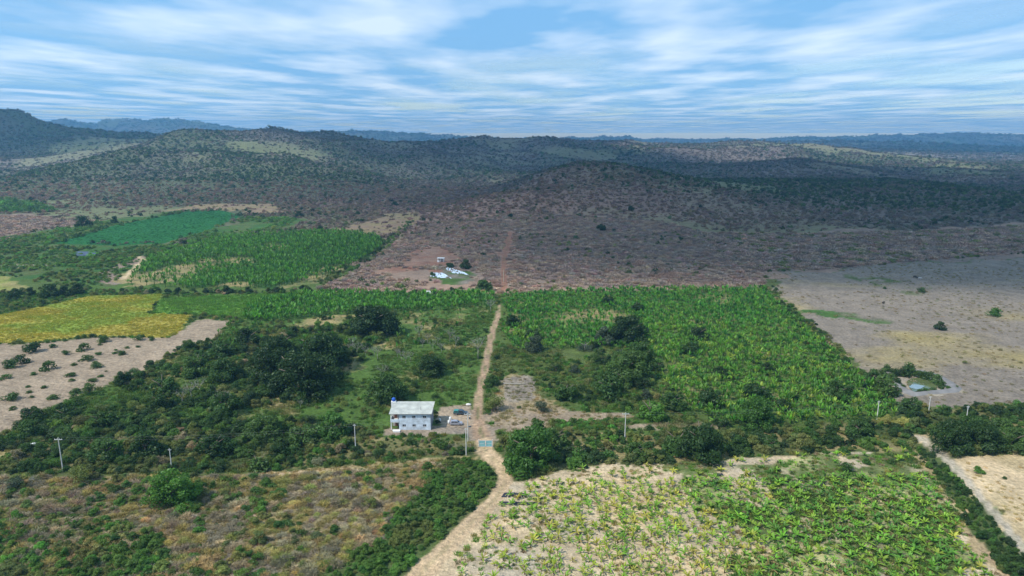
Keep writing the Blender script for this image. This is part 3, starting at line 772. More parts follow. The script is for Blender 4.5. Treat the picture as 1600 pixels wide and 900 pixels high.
bushes('lush_scrub', 'lush_left', 5.5, (3.5, 7.5), MID + BRIGHT[2:] + OLIVE[:1], 36, CROWN_FAR, 'low green growth round the far fields', hs=.55, dens=patchy(60, .42, 85))
bushes('dry_scrub', 'left_purple', 5.5, (4.0, 7.0), PURP, 37, TWIG_FAR, 'grey leafless scrub left of the far green field', hs=.6, cat='scrub')
bushes('lush_scrub', 'far_green_spot', 7, (6, 11), MID + BRIGHT[2:], 38, CROWN_FAR, 'green wood at the foot of the western hill')
bushes('crop', 'teal_field', 4.0, (2.6, 3.4), [(0.022, 0.115, 0.026), (0.027, 0.125, 0.028)], 39, CROWN_FAR, 'even blue-green crop of the far field', hs=.22, cat='crop', var=.06)

bushes('cluster_shrubs', 'cluster_zone', 3.4, (2.0, 4.6), MID + OLIVE + DARK, 45, CROWN_MID + CROWN_LOW, 'shrubs among the trees between the bare patch and the plantation', dens=patchy(18, .47, 86))
bushes('grass', 'cluster_zone', 1.7, (1.2, 2.4), BRIGHT[2:] + MID + OLIVE + YELLOW[1:2], 46, TUFT, 'uneven grass between the bare patch and the plantation', cat='grass', dens=patchy(14, .38, 87))
def open_ground():
    r = np.random.default_rng(61)
    used = [k for k in PL if k not in ('cluster_zone', 'lush_left', 'tarp_area')]
    for name, sp, y0, y1, size, pal, lib, lab, cut, hs in (
            ('wild_grass', 2.6, 128, 420, (1.4, 2.8), OLIVE + MID + BRIGHT[2:], TUFT, 'rough grass on the unfarmed ground between the fields', .35, .9),
            ('wild_shrubs', 4.6, 128, 620, (2.2, 5.0), MID + OLIVE + DARK[:1], CROWN_LOW, 'low shrubs on the unfarmed ground between the fields', .45, .8)):
        X, Y = np.meshgrid(np.arange(-560, 560, sp), np.arange(y0, y1, sp))
        x = X.ravel() + r.uniform(-.5, .5, X.size) * sp; y = Y.ravel() + r.uniform(-.5, .5, X.size) * sp
        m = (np.abs(x) < y * .84 + 30) & off_roads(x, y, 1.4)
        x, y = x[m], y[m]
        m = np.ones(x.shape, bool)
        for k in used: m &= ~inside(PG[k], x, y)
        m &= r.uniform(0, 1, x.size) < np.clip((fbm(x, y, 20, 3, 62) - cut) * 6 + .5, 0, 1)
        x, y = x[m], y[m]; n = len(x); s_ = r.uniform(*size, n)
        scatter(name, np.stack([x, y, height(x, y)], 1), lib, np.stack([s_, s_, s_ * hs], 1), tints(n, pal, r, .2), label=lab, cat='undergrowth', seed=63)
open_ground()
def edge_line(name, pts, spacing, width, size, pal, seed, lib, lab):
    r = np.random.default_rng(seed); P = np.array([G(u, v) for u, v in pts]); q = []
    for a, b in zip(P, P[1:]):
        L_ = np.hypot(*(b - a)); k = int(L_ / spacing)
        t = r.uniform(0, 1, k)[:, None]
        q.append(a * (1 - t) + b * t + r.normal(0, width, (k, 2)))
    q = np.concatenate(q); x, y = q[:, 0], q[:, 1]
    m = off_roads(x, y, 1.4); x, y = x[m], y[m]; n = len(x); s_ = r.uniform(*size, n)
    scatter(name, np.stack([x, y, height(x, y)], 1), lib, np.stack([s_, s_, s_ * r.uniform(.6, 1, n)], 1), tints(n, pal, r, .2), label=lab, cat='shrubbery', seed=seed)
edge_line('boundary_shrubs', [(1192, 454), (1228, 486), (1262, 515), (1306, 560), (1362, 606), (1400, 640)], 1.3, 2.6, (2.0, 4.6), MID + DARK + OLIVE + GREYB[:1], 64, CROWN_MID, 'shrubs along the line between the plantation and the grey pasture')
edge_line('boundary_shrubs', [(180, 456), (300, 458), (440, 456), (520, 455), (640, 461)], 2.4, 3.2, (2.5, 5.5), DARK + MID + GREYB[:1], 65, CROWN_MID, 'dark shrubs along the far edge of the green strip and the banana rows')
edge_line('boundary_shrubs', [(500, 440), (560, 415), (600, 385), (640, 350)], 3.0, 4, (3, 6.5), MID + OLIVE + DARK, 66, CROWN_FAR, 'shrubs between the far banana patch and the brown scrub')
edge_line('boundary_shrubs', [(85, 380), (180, 352), (290, 331), (345, 329)], 3.0, 3, (3, 7), DARK + MID, 67, CROWN_FAR, 'dark hedge along the upper edge of the blue-green field')
edge_line('boundary_shrubs', [(640, 458), (800, 460), (1000, 455), (1192, 452)], 1.8, 2.5, (2.2, 4.6), GREYB + MID[:1], 68, TWIG + CROWN_AIRY[:2], 'grey leafless shrubs lined up behind the plantation')
edge_line('boundary_shrubs', [(262, 528), (170, 527), (120, 529), (40, 540)], 3.4, 1.2, (1.5, 3.2), DARK + MID, 69, CROWN_LOW, 'low dark shrubs on the near edge of the yellow field')
# banana plantations
def bananas(name, key, spacing, seed, protos, size, pal, label, dens=None, w=None):
    x, y = sample(key, spacing, seed, jitter=.75, dens=dens)
    m = off_roads(x, y, 1.7); x, y = x[m], y[m]
    r = np.random.default_rng(seed); n = len(x)
    s = r.uniform(*size, n)
    tt = tints(n, pal, r, .16, w)
    if key == 'plantation':
        tt = tt * (np.array([.62, .82, .9]) + (np.array([0.98, 0.95, 1.0]) - np.array([.62, .82, .9])) * sstep(.3, .75, 1 - (y - 240) / 200 + (fbm(x, y, 40, 3, 66) - .5))[:, None])
    scatter(name, np.stack([x, y, height(x, y)], 1), protos, np.stack([s, s, s * r.uniform(.85, 1.25, n)], 1), tt, label=label, cat='banana plants', seed=seed, tilt=.06)
BAN = [(0.085, 0.215, 0.020), (0.12, 0.26, 0.024), (0.05, 0.15, 0.018), (0.19, 0.28, 0.032)]
bananas('banana_plants', 'plantation', 2.35, 41, BANANA_UP + BANANA[:2], (.8, 1.35), BAN, 'dense banana plantation right of the straight dirt road', dens=lambda x, y: np.where(fbm(x, y, 45, 4, 2) > .62, .45, .97), w=[.35, .3, .2, .15])
bananas('banana_plants', 'banana_band', 2.5, 42, BANANA_UP, (1.0, 1.6), [(0.075, 0.20, 0.022), (0.10, 0.25, 0.026), (0.05, 0.15, 0.02)], 'tall banana rows left of the straight dirt road', dens=lambda x, y: np.full(x.shape, .95))
bananas('banana_plants', 'banana_left', 3.1, 43, BANANA_UP, (1.2, 1.8), [(0.075, 0.19, 0.022), (0.10, 0.23, 0.026), (0.055, 0.14, 0.020)], 'banana patch beyond the yellow field', dens=lambda x, y: np.where(fbm(x, y, 45, 4, 2) > .60, .2, .93))
bananas('banana_plants', 'orchard', 7.0, 44, BANANA_UP, (.8, 1.3), [(0.05, 0.15, 0.02), (0.09, 0.2, 0.03)], 'single banana plants in the orchard', dens=lambda x, y: (y > 300) * .8)

# wooded hills
def hills():
    r = np.random.default_rng(77)
    P, S, T, I = [], [], [], []
    bands = [(560, 1000, 5.4, 6.0), (1000, 1500, 6.2, 7.0), (1500, 2200, 8.2, 8.6), (2200, 3300, 11.5, 11.5), (3300, 5500, 22, 20), (5500, 9400, 42, 36)]
    for y0, y1, sp, size in bands:
        ys = np.arange(y0, y1, sp)
        xs_half = y1 * 0.80 + 30
        X, Y = np.meshgrid(np.arange(-xs_half, xs_half, sp), ys)
        x = X.ravel() + r.uniform(-.5, .5, X.size) * sp; y = Y.ravel() + r.uniform(-.5, .5, X.size) * sp
        m = np.abs(x) < y * 0.80 + 30
        x, y = x[m], y[m]
        h = height(x, y)
        keep = np.ones(x.shape, bool)
        xq = x + (fbm(x, y, 45, 4, 15) - .5) * 60; yq = y + (fbm(x, y, 45, 4, 16) - .5) * 80
        for k in ('dry_wood', 'dry_right', 'pasture', 'lush_left', 'teal_field', 'banana_left', 'tan_field', 'tan_far', 'left_purple', 'plantation', 'banana_band', 'far_green_spot', 'left_bare', 'left_light', 'left_bare2', 'grey_pond', 'yellow', 'green_strip'):
            keep &= ~(inside(PG[k], xq, yq) & (r.uniform(0, 1, x.size) > (.16 if k in ('tan_field', 'tan_far') else 0)))
        # sight test against the terrain: leave out what every near hill hides
        dd = np.hypot(x, y); vis = np.ones(x.shape, bool)
        for f in (.35, .5, .62, .72, .8, .86, .91, .95):
            zr = (CAM_H + 12) + (h + size - CAM_H - 12) * f
            vis &= height(x * f, y * f) < zr + 10
        tan = np.clip((fbm(x, y, 300, 4, 23) - 0.56) * 9, 0, 1)
        keep &= vis & (r.uniform(0, 1, x.size) < (.93 - .7 * tan))
        x, y, h = x[keep], y[keep], h[keep]; n = len(x)
        green = np.clip((fbm(x, y, 420, 4, 21) - 0.40) * 4, 0, 1) * .5 + .25 * np.clip((fbm(x, y, 60, 4, 22) - .47) * 9, 0, 1) + .3 * np.clip((fbm(x, y, 26, 3, 24) - .5) * 10, 0, 1)
        # the near ridge in the middle and to its right is the greenest, the plain before it the greyest
        ridge = sstep(6, 26, h) * (1 - sstep(1500, 1900, y))
        pg = np.clip(.015 + .62 * green ** 1.6 + .5 * ridge * green ** 1.3 + .05 * ridge - .12 * (1 - sstep(760, 1000, y)), .02, .85)
        belt = sstep(90, 300, x) * sstep(800, 900, y) * (1 - sstep(1350, 1600, y))
        pg = np.clip(pg + belt * (.10 + .55 * np.clip((fbm(x, y, 60, 3, 27) - .38) * 5, 0, 1)), 0, .85)
        isg = r.uniform(0, 1, n) < pg
        brown = np.maximum(np.exp(-((x - 40) / 300) ** 2) * (1 - sstep(1000, 1190, y)), .85 * sstep(820, 900, y) * (1 - sstep(1250, 1500, y + h * 6)) * (1 - sstep(-100, 60, x)))
        isg &= r.uniform(0, 1, n) > brown * .8
        ti = np.where(isg[:, None], tints(n, [(0.034, 0.064, 0.019), (0.050, 0.088, 0.024), (0.078, 0.12, 0.036), (0.028, 0.050, 0.018)], r, .2),
                      tints(n, [(0.165, 0.13, 0.115), (0.14, 0.115, 0.105), (0.19, 0.155, 0.125), (0.125, 0.12, 0.085)], r, .14) * (1 + brown[:, None] * np.array([.60, .25, .12])))
        s = size * (.45 + r.uniform(0, 1, n) ** 2 * 1.1) * np.where(isg, 1.05, .95)
        P.append(np.stack([x, y, h - .05 * s], 1)); S.append(np.stack([s, s, s * r.uniform(.6, .95, n)], 1)); T.append(ti)
        I.append(np.where(isg, r.integers(0, 5, n), np.where(r.uniform(0, 1, n) < .5, r.integers(5, 9, n), r.integers(0, 5, n))))
    P = np.concatenate(P); print('hill plants', len(P))
    scatter('hill_woods', P, CROWN_FAR + TWIG_FAR, np.concatenate(S), np.concatenate(T), idx=np.concatenate(I), label='dry forest of grey leafless and dark green trees over all the hills', cat='forest', seed=9)
hills()

# ---------------------------------------------------------------- single trees and shrubs
def tree(name, x, y, w, kind, tint, label=None, group=None, hs=None, cat=None, seed=None, trunk=True):
    r = random.Random(int(abs(x) * 131 + abs(y) * 17))
    lib = {'big': CROWN_BIG, 'mid': CROWN_MID, 'airy': CROWN_AIRY, 'low': CROWN_LOW, 'twig': TWIG}[kind]
    me = r.choice(lib)
    z = float(height(np.array([x]), np.array([y]))[0])
    o = empty(name, (x, y, z - 0.05), r.uniform(0, 6.28), w)
    hs = hs or r.uniform(.72, .95)
    c = place('crown' if kind != 'twig' else 'branches', me, o, scale=(1, 1, hs))
    c['tint'] = [float(q) for q in tint]
    if trunk:
        t = place('trunk', TRUNK_PALE if kind == 'twig' else TRUNKS[r.randrange(3)], o, scale=(1, 1, hs))
    tag(o, label, cat or ('tree' if w > 3.4 else 'shrub'), group)
    return o
TRUNKS = [trunk_mesh('trunk', 700 + i, M_BARK) for i in range(3)]
TRUNK_PALE = trunk_mesh('trunk', 710, M_PALE, h=.6, limbs=5, r0=.03)
DEAD = [trunk_mesh('branches', 720 + i, M_PALE, h=.75, limbs=7, r0=.017, reach=.34, twigs=True) for i in range(3)]

PAL = {'d': (0.028, 0.058, 0.013), 'D': (0.036, 0.075, 0.016), 'm': (0.055, 0.110, 0.022), 'M': (0.075, 0.135, 0.028), 'b': (0.095, 0.21, 0.028), 'B': (0.062, 0.145, 0.022), 'o': OLIVE[0], 'O': OLIVE[1], 'g': (0.07, 0.095, 0.055), 'y': YELLOW[1]}
def put(u, v, wpx, kind, pal, label, group=None, name=None, hs=None, cat=None):
    x, y, z = hit(u, v)
    depth = y * CP + (CAM_H - z) * SP
    w = wpx * depth / F_PX
    nm = name or ('tree' if w > 3.4 else 'shrub')
    return tree(nm, x, y + w * .25, w * (1.22 if kind in ('big', 'mid') else 1.02), kind, PAL[pal], label, group, hs=hs, cat=cat)

HAND = [
 (830, 742, 88, 'big', 'B', 'big dense round green tree at the bend of the dirt road below the gate'),
 (1104, 722, 80, 'big', 'D', 'broad dark green tree leaning over the far edge of the near field'),
 (1062, 712, 52, 'mid', 'm', 'dark tree half behind the broad tree at the far edge of the near field'),
 (994, 724, 42, 'mid', 'M', 'small round dark tree at the field edge under the utility pole with a crossarm'),
 (950, 722, 34, 'low', 'B', 'bright green low shrub beside the small round tree at the field edge'),
 (905, 722, 36, 'low', 'B', 'bright green shrub touching the big round tree at the road bend'),
 (868, 706, 44, 'mid', 'M', 'green tree behind the big round tree at the road bend'),
 (840, 692, 40, 'mid', 'm', 'green tree between the gate and the big round tree'),
 (800, 700, 34, 'airy', 'o', 'yellowish shrub just beside the turquoise gate on its tree side'),
 (1186, 672, 58, 'big', 'B', 'fresh green round tree at the near edge of the plantation'),
 (1020, 660, 44, 'mid', 'b', 'bright green round tree at the corner of the bare patch'),
 (1052, 645, 44, 'mid', 'm', 'dark tree right behind the bright round tree at the corner of the bare patch'),
 (262, 800, 78, 'big', 'b', 'lone bright green dome-shaped tree standing in the dry brush'),
 (601, 632, 62, 'big', 'm', 'dark green tree behind the corner of the house with the blue tank'),
 (643, 618, 20, 'airy', 'O', 'pale olive shrub behind the house roof'),
 (672, 590, 46, 'big', 'D', 'dark tree alone in the orchard between the house and the straight road'),
 (580, 528, 76, 'big', 'd', 'broad almost black tree at the far end of the orchard'),
 (385, 542, 40, 'mid', 'd', 'dark umbrella-shaped tree at the end of the bare slope'),
 (462, 625, 100, 'big', 'd', 'largest and darkest tree of the grove'),
 (500, 584, 84, 'big', 'D', 'large dark tree in the middle of the grove with lit upper branches'),
 (420, 600, 66, 'big', 'd', 'dark tree between the two largest trees of the grove'),
 (432, 562, 52, 'big', 'D', 'round dark tree on the far side of the grove'),
 (800, 513, 28, 'mid', 'd', 'small dark tree at the far end of the straight road'),
 (768, 604, 24, 'mid', 'm', 'narrow dark green tree touching the straight road'),
 (886, 629, 42, 'mid', 'm', 'dark green upright shrub alone on the bare patch'),
 (846, 648, 32, 'airy', 'g', 'grey-green thin shrub at the near side of the bare patch'),
 (774, 646, 44, 'airy', 'o', 'olive bush beside the yard on the bare patch side'),
 (811, 640, 10, 'low', 'o', 'tiny olive bush between the two thin bushes of the bare patch'),
 (836, 552, 32, 'mid', 'g', 'greyish shrub at the plantation edge nearer of two in line'),
 (834, 531, 26, 'mid', 'd', 'almost black round tree behind the greyish shrub at the plantation edge'),
 (985, 602, 70, 'big', 'M', 'largest tree of the cluster beside the plantation'),
 (1003, 578, 50, 'big', 'm', 'dark tree behind the largest one of the plantation cluster'),
 (950, 626, 50, 'mid', 'm', 'round dark green bush in front of the plantation cluster'),
 (975, 608, 40, 'mid', 'M', 'green bush between the round bush and the largest tree of the plantation cluster'),
 (985, 540, 64, 'big', 'd', 'wide dark tree standing inside the plantation'),
 (944, 540, 36, 'mid', 'g', 'grey-green tree next to the wide dark tree inside the plantation'),
 (914, 550, 26, 'twig', 'g', 'pale leafless tree top in the plantation cluster'),
 (952, 478, 24, 'mid', 'd', 'dark tree at the far edge of the plantation'),
 (945, 468, 14, 'mid', 'd', 'smaller dark tree at the far edge of the plantation'),
 (998, 490, 22, 'mid', 'd', 'dark tree a little inside the far edge of the plantation'),
 (1093, 533, 30, 'mid', 'd', 'round black-green bush in the plantation by a bare streak'),
 (1080, 556, 32, 'mid', 'D', 'dark thin tree in the middle of the plantation'),
 (1110, 638, 46, 'mid', 'D', 'dark tree near the front of the plantation'),
 (1127, 592, 26, 'mid', 'd', 'small dark bush in line with the front trees of the plantation'),
 (1186, 628, 44, 'mid', 'D', 'broad dark bush near the front of the plantation'),
 (1225, 645, 26, 'mid', 'D', 'small dark bush in front of the broad one near the plantation front'),
 (1200, 585, 24, 'mid', 'd', 'small black-green bush halfway up the plantation'),
 (1312, 630, 40, 'mid', 'm', 'spreading dark bush near the pasture corner of the plantation'),
 (1297, 592, 22, 'airy', 'o', 'olive bush close to the pasture side of the plantation'),
 (1386, 620, 44, 'mid', 'M', 'dark green tree in front of the pond'),
 (1428, 645, 36, 'mid', 'm', 'round green tree between two utility poles below the pond'),
 (1368, 600, 30, 'mid', 'm', 'green shrub at the corner where plantation meets pond'),
 (1472, 517, 18, 'mid', 'd', 'lone dark shrub in the middle of the grey pasture'),
 (1560, 496, 28, 'low', 'B', 'flat green bush in the dry yellowish part of the pasture'),
 (1441, 458, 16, 'low', 'm', 'low dark bush in the green streak of the pasture'),
 (1509, 570, 10, 'airy', 'o', 'small olive shrub alone in the pasture beyond the pond'),
 (1384, 452, 8, 'low', 'm', 'tiny dark bush near the cattle'),
 (126, 356, 24, 'mid', 'd', 'black-green round tree left of the far blue-green field'),
 (178, 349, 13, 'mid', 'D', 'dark tree on the upper edge of the far blue-green field'),
 (466, 339, 13, 'mid', 'd', 'small black round tree beyond the far tan field'),
 (499, 364, 16, 'mid', 'd', 'dark round tree at the far edge of the left banana patch'),
 (558, 335, 9, 'mid', 'D', 'small dark tree at the start of the far tan field'),
 (617, 322, 12, 'mid', 'd', 'dark tree on the green slope behind the tan field'),
 (798, 340, 10, 'mid', 'd', 'small dark tree on the brown rise'),
 (940, 362, 16, 'mid', 'd', 'dark flat tree in the brown scrub'),
 (960, 362, 7, 'mid', 'd', 'slim dark tree next to the dark flat tree in the brown scrub'),
 (987, 330, 12, 'mid', 'd', 'dark round tree on the brown slope under the green ridge'),
 (676, 432, 10, 'mid', 'm', 'green shrub between the white plastic sheets'),
 (703, 419, 14, 'mid', 'D', 'dark shrub behind the white plastic sheets near the hut'),
 (728, 421, 18, 'mid', 'D', 'wide dark shrub behind the white plastic sheets'),
 (755, 457, 28, 'mid', 'm', 'round green shrub at the edge of the scrub beside the far end of the road'),
 (754, 400, 12, 'low', 'd', 'flat black shrub in the scrub near the reddish track'),
 (684, 663, 10, 'mid', 'd', 'small dark tree against the side wall of the house'),
 (667, 671, 8, 'low', 'm', 'small green bush at the foot of the house front'),
 (1495, 712, 62, 'big', 'D', 'dark broad tree beside the road where the dry field begins'),
 (1540, 710, 60, 'big', 'D', 'dark tree between two others behind the dry field'),
 (1588, 708, 60, 'big', 'M', 'dark green tree last in the row behind the dry field'),
 (1640, 706, 60, 'big', 'D', 'dark tree beyond the end of the row behind the dry field'),
 (1520, 690, 44, 'mid', 'm', 'green tree in the second row behind the dry field'),
 (1568, 686, 46, 'mid', 'M', 'lighter tree in the second row behind the dry field'),
 (1345, 688, 44, 'mid', 'm', 'dark rounded bush at the far edge of the near field'),
 (1532, 742, 17, 'mid', 'b', 'yellow-green bush alone on the dry field'),
 (1572, 752, 10, 'low', 'm', 'thin dark bush near the yellow-green one on the dry field'),
 (1325, 742, 34, 'low', 'm', 'low dark green bush inside the near field'),
 (1357, 728, 18, 'low', 'B', 'round green bush inside the near field next to the low dark one'),
 (1396, 728, 20, 'low', 'M', 'green bush in the far corner of the near field'),
 (1320, 712, 20, 'low', 'B', 'bright low bush at the far edge of the near field'),
 (36, 690, 42, 'mid', 'm', 'dark green bush beside the abandoned white car'),
 (100, 664, 40, 'mid', 'D', 'blackish bush at the lower end of the bare slope'),
 (44, 660, 34, 'mid', 'D', 'brown-green bush on the lower edge of the bare slope'),
 (155, 672, 40, 'mid', 'm', 'dark bush in the olive thicket under the bare slope'),
 (345, 600, 52, 'big', 'm', 'dark tree at the edge of the grove facing the bare slope'),
 (300, 590, 44, 'mid', 'M', 'green tree at the corner of the grove facing the bare slope'),
 (250, 622, 46, 'mid', 'm', 'dark shrub on the near edge of the bare slope'),
 (340, 560, 44, 'mid', 'm', 'mid-green tree where the grove meets the bare slope'),
 (345, 655, 54, 'mid', 'm', 'broad green tree in the thicket below the grove'),
 (410, 690, 60, 'big', 'M', 'broad dark green tree in the middle of the shrub band'),
 (470, 700, 52, 'mid', 'M', 'green tree in the shrub band nearer the house'),
 (520, 690, 52, 'mid', 'B', 'fresh green tree in the shrub band behind a utility pole'),
 (330, 718, 54, 'mid', 'D', 'dark tree in the shrub band beside the second utility pole'),
 (220, 718, 50, 'mid', 'D', 'dark tree in the shrub band between two utility poles'),
 (160, 725, 50, 'mid', 'm', 'dark green tree in the shrub band beside the pole with a crossarm'),
 (640, 698, 26, 'low', 'm', 'green bush in front of the house'),
 (688, 705, 34, 'low', 'M', 'green bush between the silver car and the dry track'),
 (592, 702, 26, 'low', 'o', 'olive bush in front of the house steps'),
 (400, 740, 50, 'low', 'M', 'green bush spilling onto the dry track'),
 (120, 760, 44, 'airy', 'o', 'olive bush beyond the dry brush'),
 (20, 770, 40, 'airy', 'g', 'greyish bush at the edge of the dry brush'),
 (575, 800, 34, 'airy', 'o', 'olive shrub in the dry brush near the hedge'),
]
for h_ in HAND:
    put(*h_)

# rows and scatters of alike shrubs and trees, each one its own
ORD = ['leftmost', 'second', 'third', 'fourth', 'fifth', 'sixth', 'seventh', 'eighth', 'ninth', 'tenth', 'eleventh', 'twelfth', 'thirteenth', 'fourteenth', 'fifteenth', 'sixteenth', 'seventeenth', 'eighteenth', 'nineteenth', 'twentieth', 'twenty-first', 'twenty-second', 'twenty-third', 'twenty-fourth', 'twenty-fifth', 'twenty-sixth', 'twenty-seventh', 'twenty-eighth', 'twenty-ninth', 'thirtieth', 'thirty-first', 'thirty-second', 'thirty-third', 'thirty-fourth', 'thirty-fifth', 'thirty-sixth', 'thirty-seventh', 'thirty-eighth', 'thirty-ninth', 'fortieth']
def order_labels(obs, label):
    """where only place tells alike plants apart: count them as the view shows them"""
    obs = sorted(obs, key=lambda o: o.location.x / o.location.y)
    for i, o in enumerate(obs):
        o['label'] = label + (', leftmost' if i == 0 else ', rightmost' if i == len(obs) - 1 else ', %s from the left' % ORD[i] if i < len(ORD) else '')
def rowset(pts, kind, pal, label, group, hs=None):
    order_labels([put(u, v, w, kind, random.choice(pal), label, group, hs=hs) for u, v, w in pts], label)
rowset([(20, 468, 26), (45, 462, 16), (75, 466, 30), (98, 464, 22), (118, 461, 22), (262, 459, 12), (276, 458, 12), (320, 458, 12), (352, 459, 18), (386, 458, 14), (432, 458, 14)], 'mid', 'dDd',
       'black-green shrub along the yellow field\'s far edge', 'dark shrubs along the far edge of the yellow field')
rowset([(46, 553, 34), (80, 545, 14), (100, 556, 16), (128, 550, 22), (157, 537, 22), (215, 533, 18), (235, 533, 12), (72, 580, 26), (12, 578, 30), (28, 570, 26)], 'low', 'mMD',
       'dark bush on the bare slope close under the yellow field', 'dark bushes along the upper bare slope', hs=.9)
rowset([(152, 556, 14), (133, 566, 24), (148, 577, 22), (147, 569, 12), (187, 556, 20), (178, 554, 10), (214, 544, 10), (197, 546, 10), (165, 582, 6), (114, 573, 12), (108, 590, 20), (156, 590, 12), (142, 598, 18), (134, 604, 12), (66, 609, 14), (42, 607, 10), (116, 617, 24), (80, 626, 22), (14, 628, 32), (44, 616, 12), (48, 623, 10), (18, 642, 14), (110, 597, 12), (50, 588, 14), (6, 594, 20), (155, 541, 8), (180, 549, 8)], 'low', 'mMmB',
       'low green bush dotted on the bare pinkish slope', 'low green bushes on the bare slope', hs=.62)
rowset([(1390, 584, 20), (1380, 590, 20), (1392, 597, 20), (1404, 602, 18), (1400, 590, 20), (1414, 591, 26), (1427, 589, 30), (1438, 593, 22), (1452, 597, 26), (1464, 602, 26), (1474, 606, 18)], 'low', 'mDMm',
       'dense green bush growing on the bank around the pond', 'bushes on the bank of the pond', hs=1.1)
rowset([(1438, 614, 12), (1448, 614, 14), (1460, 612, 14), (1472, 610, 14), (1484, 609, 14), (1496, 608, 12), (1411, 607, 12), (1402, 600, 10)], 'low', 'mMB',
       'low green bush along the near rim of the pond', 'low bushes on the near rim of the pond', hs=.7)
# grove, cluster and orchard trees
def auto(key, spacing, seed, size, kinds, pal, label, group, dens=None, limit=60):
    x, y = sample(key, spacing, seed, jitter=1.0, dens=dens)
    m = off_roads(x, y, 3.0); x, y = x[m], y[m]
    r = random.Random(seed)
    made = []
    for i in range(min(limit, len(x))):
        w = r.uniform(*size)
        if abs(x[i]) > y[i] * .75 or (HX0 - 6 < x[i] < HX1 + 16 and HY0 - 20 < y[i] < HY0 + 4): continue
        o = tree('tree' if w > 3.4 else 'shrub', float(x[i]), float(y[i]), w, r.choice(kinds), PAL[r.choice(pal)], label, group)
        made.append(o)
    order_labels(made, label)
auto('grove', 14.5, 301, (5.5, 9.5), ['big', 'mid', 'airy'], 'DmMmDM', 'dark green tree of the dense grove', 'trees of the dark grove west of the house', dens=lambda x, y: np.clip((x + 105) / 30, .25, .9))
PG['cluster'] = poly([(850, 560), (900, 545), (1020, 548), (1035, 600), (1010, 630), (930, 615), (870, 590)])
auto('cluster', 10, 302, (4, 7), ['big', 'mid', 'airy'], 'dDmMg', 'green tree of the plantation cluster', 'trees of the cluster beside the plantation')
PG['plant_inner'] = poly([(1040, 530), (1200, 520), (1290, 570), (1350, 625), (1150, 650), (1080, 620)])
auto('plant_inner', 15, 306, (3.6, 6.0), ['mid', 'airy'], 'dDm', 'dark bushy tree inside the plantation', 'dark trees scattered inside the plantation', dens=lambda x, y: np.full(x.shape, .5))
auto('orchard', 19, 303, (3.4, 6.0), ['mid', 'airy', 'airy'], 'mMoD', 'small tree scattered over the orchard grass', 'small trees of the orchard', dens=lambda x, y: .62 * (y > 225))
auto('right_band', 13, 304, (4, 7), ['mid', 'mid', 'airy'], 'mMDo', 'rounded tree of the band beyond the near field', 'trees of the shrub band beyond the near field', dens=lambda x, y: .7 * (x > 40))
auto('central_band', 14, 305, (4.5, 7.5), ['mid', 'airy', 'big'], 'mMDDo', 'rounded tree of the shrub band left of the gate', 'trees of the shrub band left of the gate', dens=lambda x, y: .7 * (x < -40))

# dead and leafless pale trees
def dead(u, v, hpx, label, group=None):
    x, y, z = hit(u, v); depth = y * CP + (CAM_H - z) * SP
    s = hpx * depth / F_PX / .8
    o = empty('dead_tree', (x, y, z - .05), random.uniform(0, 6.28), s)
    place('branches', random.choice(DEAD), o)
    tag(o, label, 'dead tree', group)
    return o
order_labels([dead(u, v, random.uniform(13, 20), 'bare pale grey tree in the orchard grass', 'bare pale trees of the orchard') for u, v in [(545, 552), (558, 556), (572, 560), (585, 558), (552, 545), (590, 563), (621, 560), (628, 566), (634, 570), (642, 566), (660, 545), (668, 538), (676, 548), (684, 540), (690, 552), (655, 530), (703, 536), (712, 545)]], 'bare pale grey tree in the orchard grass')
for u, v, hh, lb in [(598, 594, 22, 'white leafless tree alone behind the house'), (747, 562, 32, 'tall thin dead trunk beside the straight road'), (300, 625, 26, 'pale leafless tree in the hollow of the grove'), (350, 645, 34, 'tall pale leafless tree with many stems below the grove'), (285, 632, 22, 'pale grey shrub skeleton beside the hollow of the grove'), (312, 618, 24, 'thin pale tree behind the hollow of the grove'), (470, 640, 14, 'low pale fallen branches in front of the largest grove tree'), (767, 489, 19, 'pale thin trunk at the banana rows near the road end')]:
    dead(u, v, hh, lb)

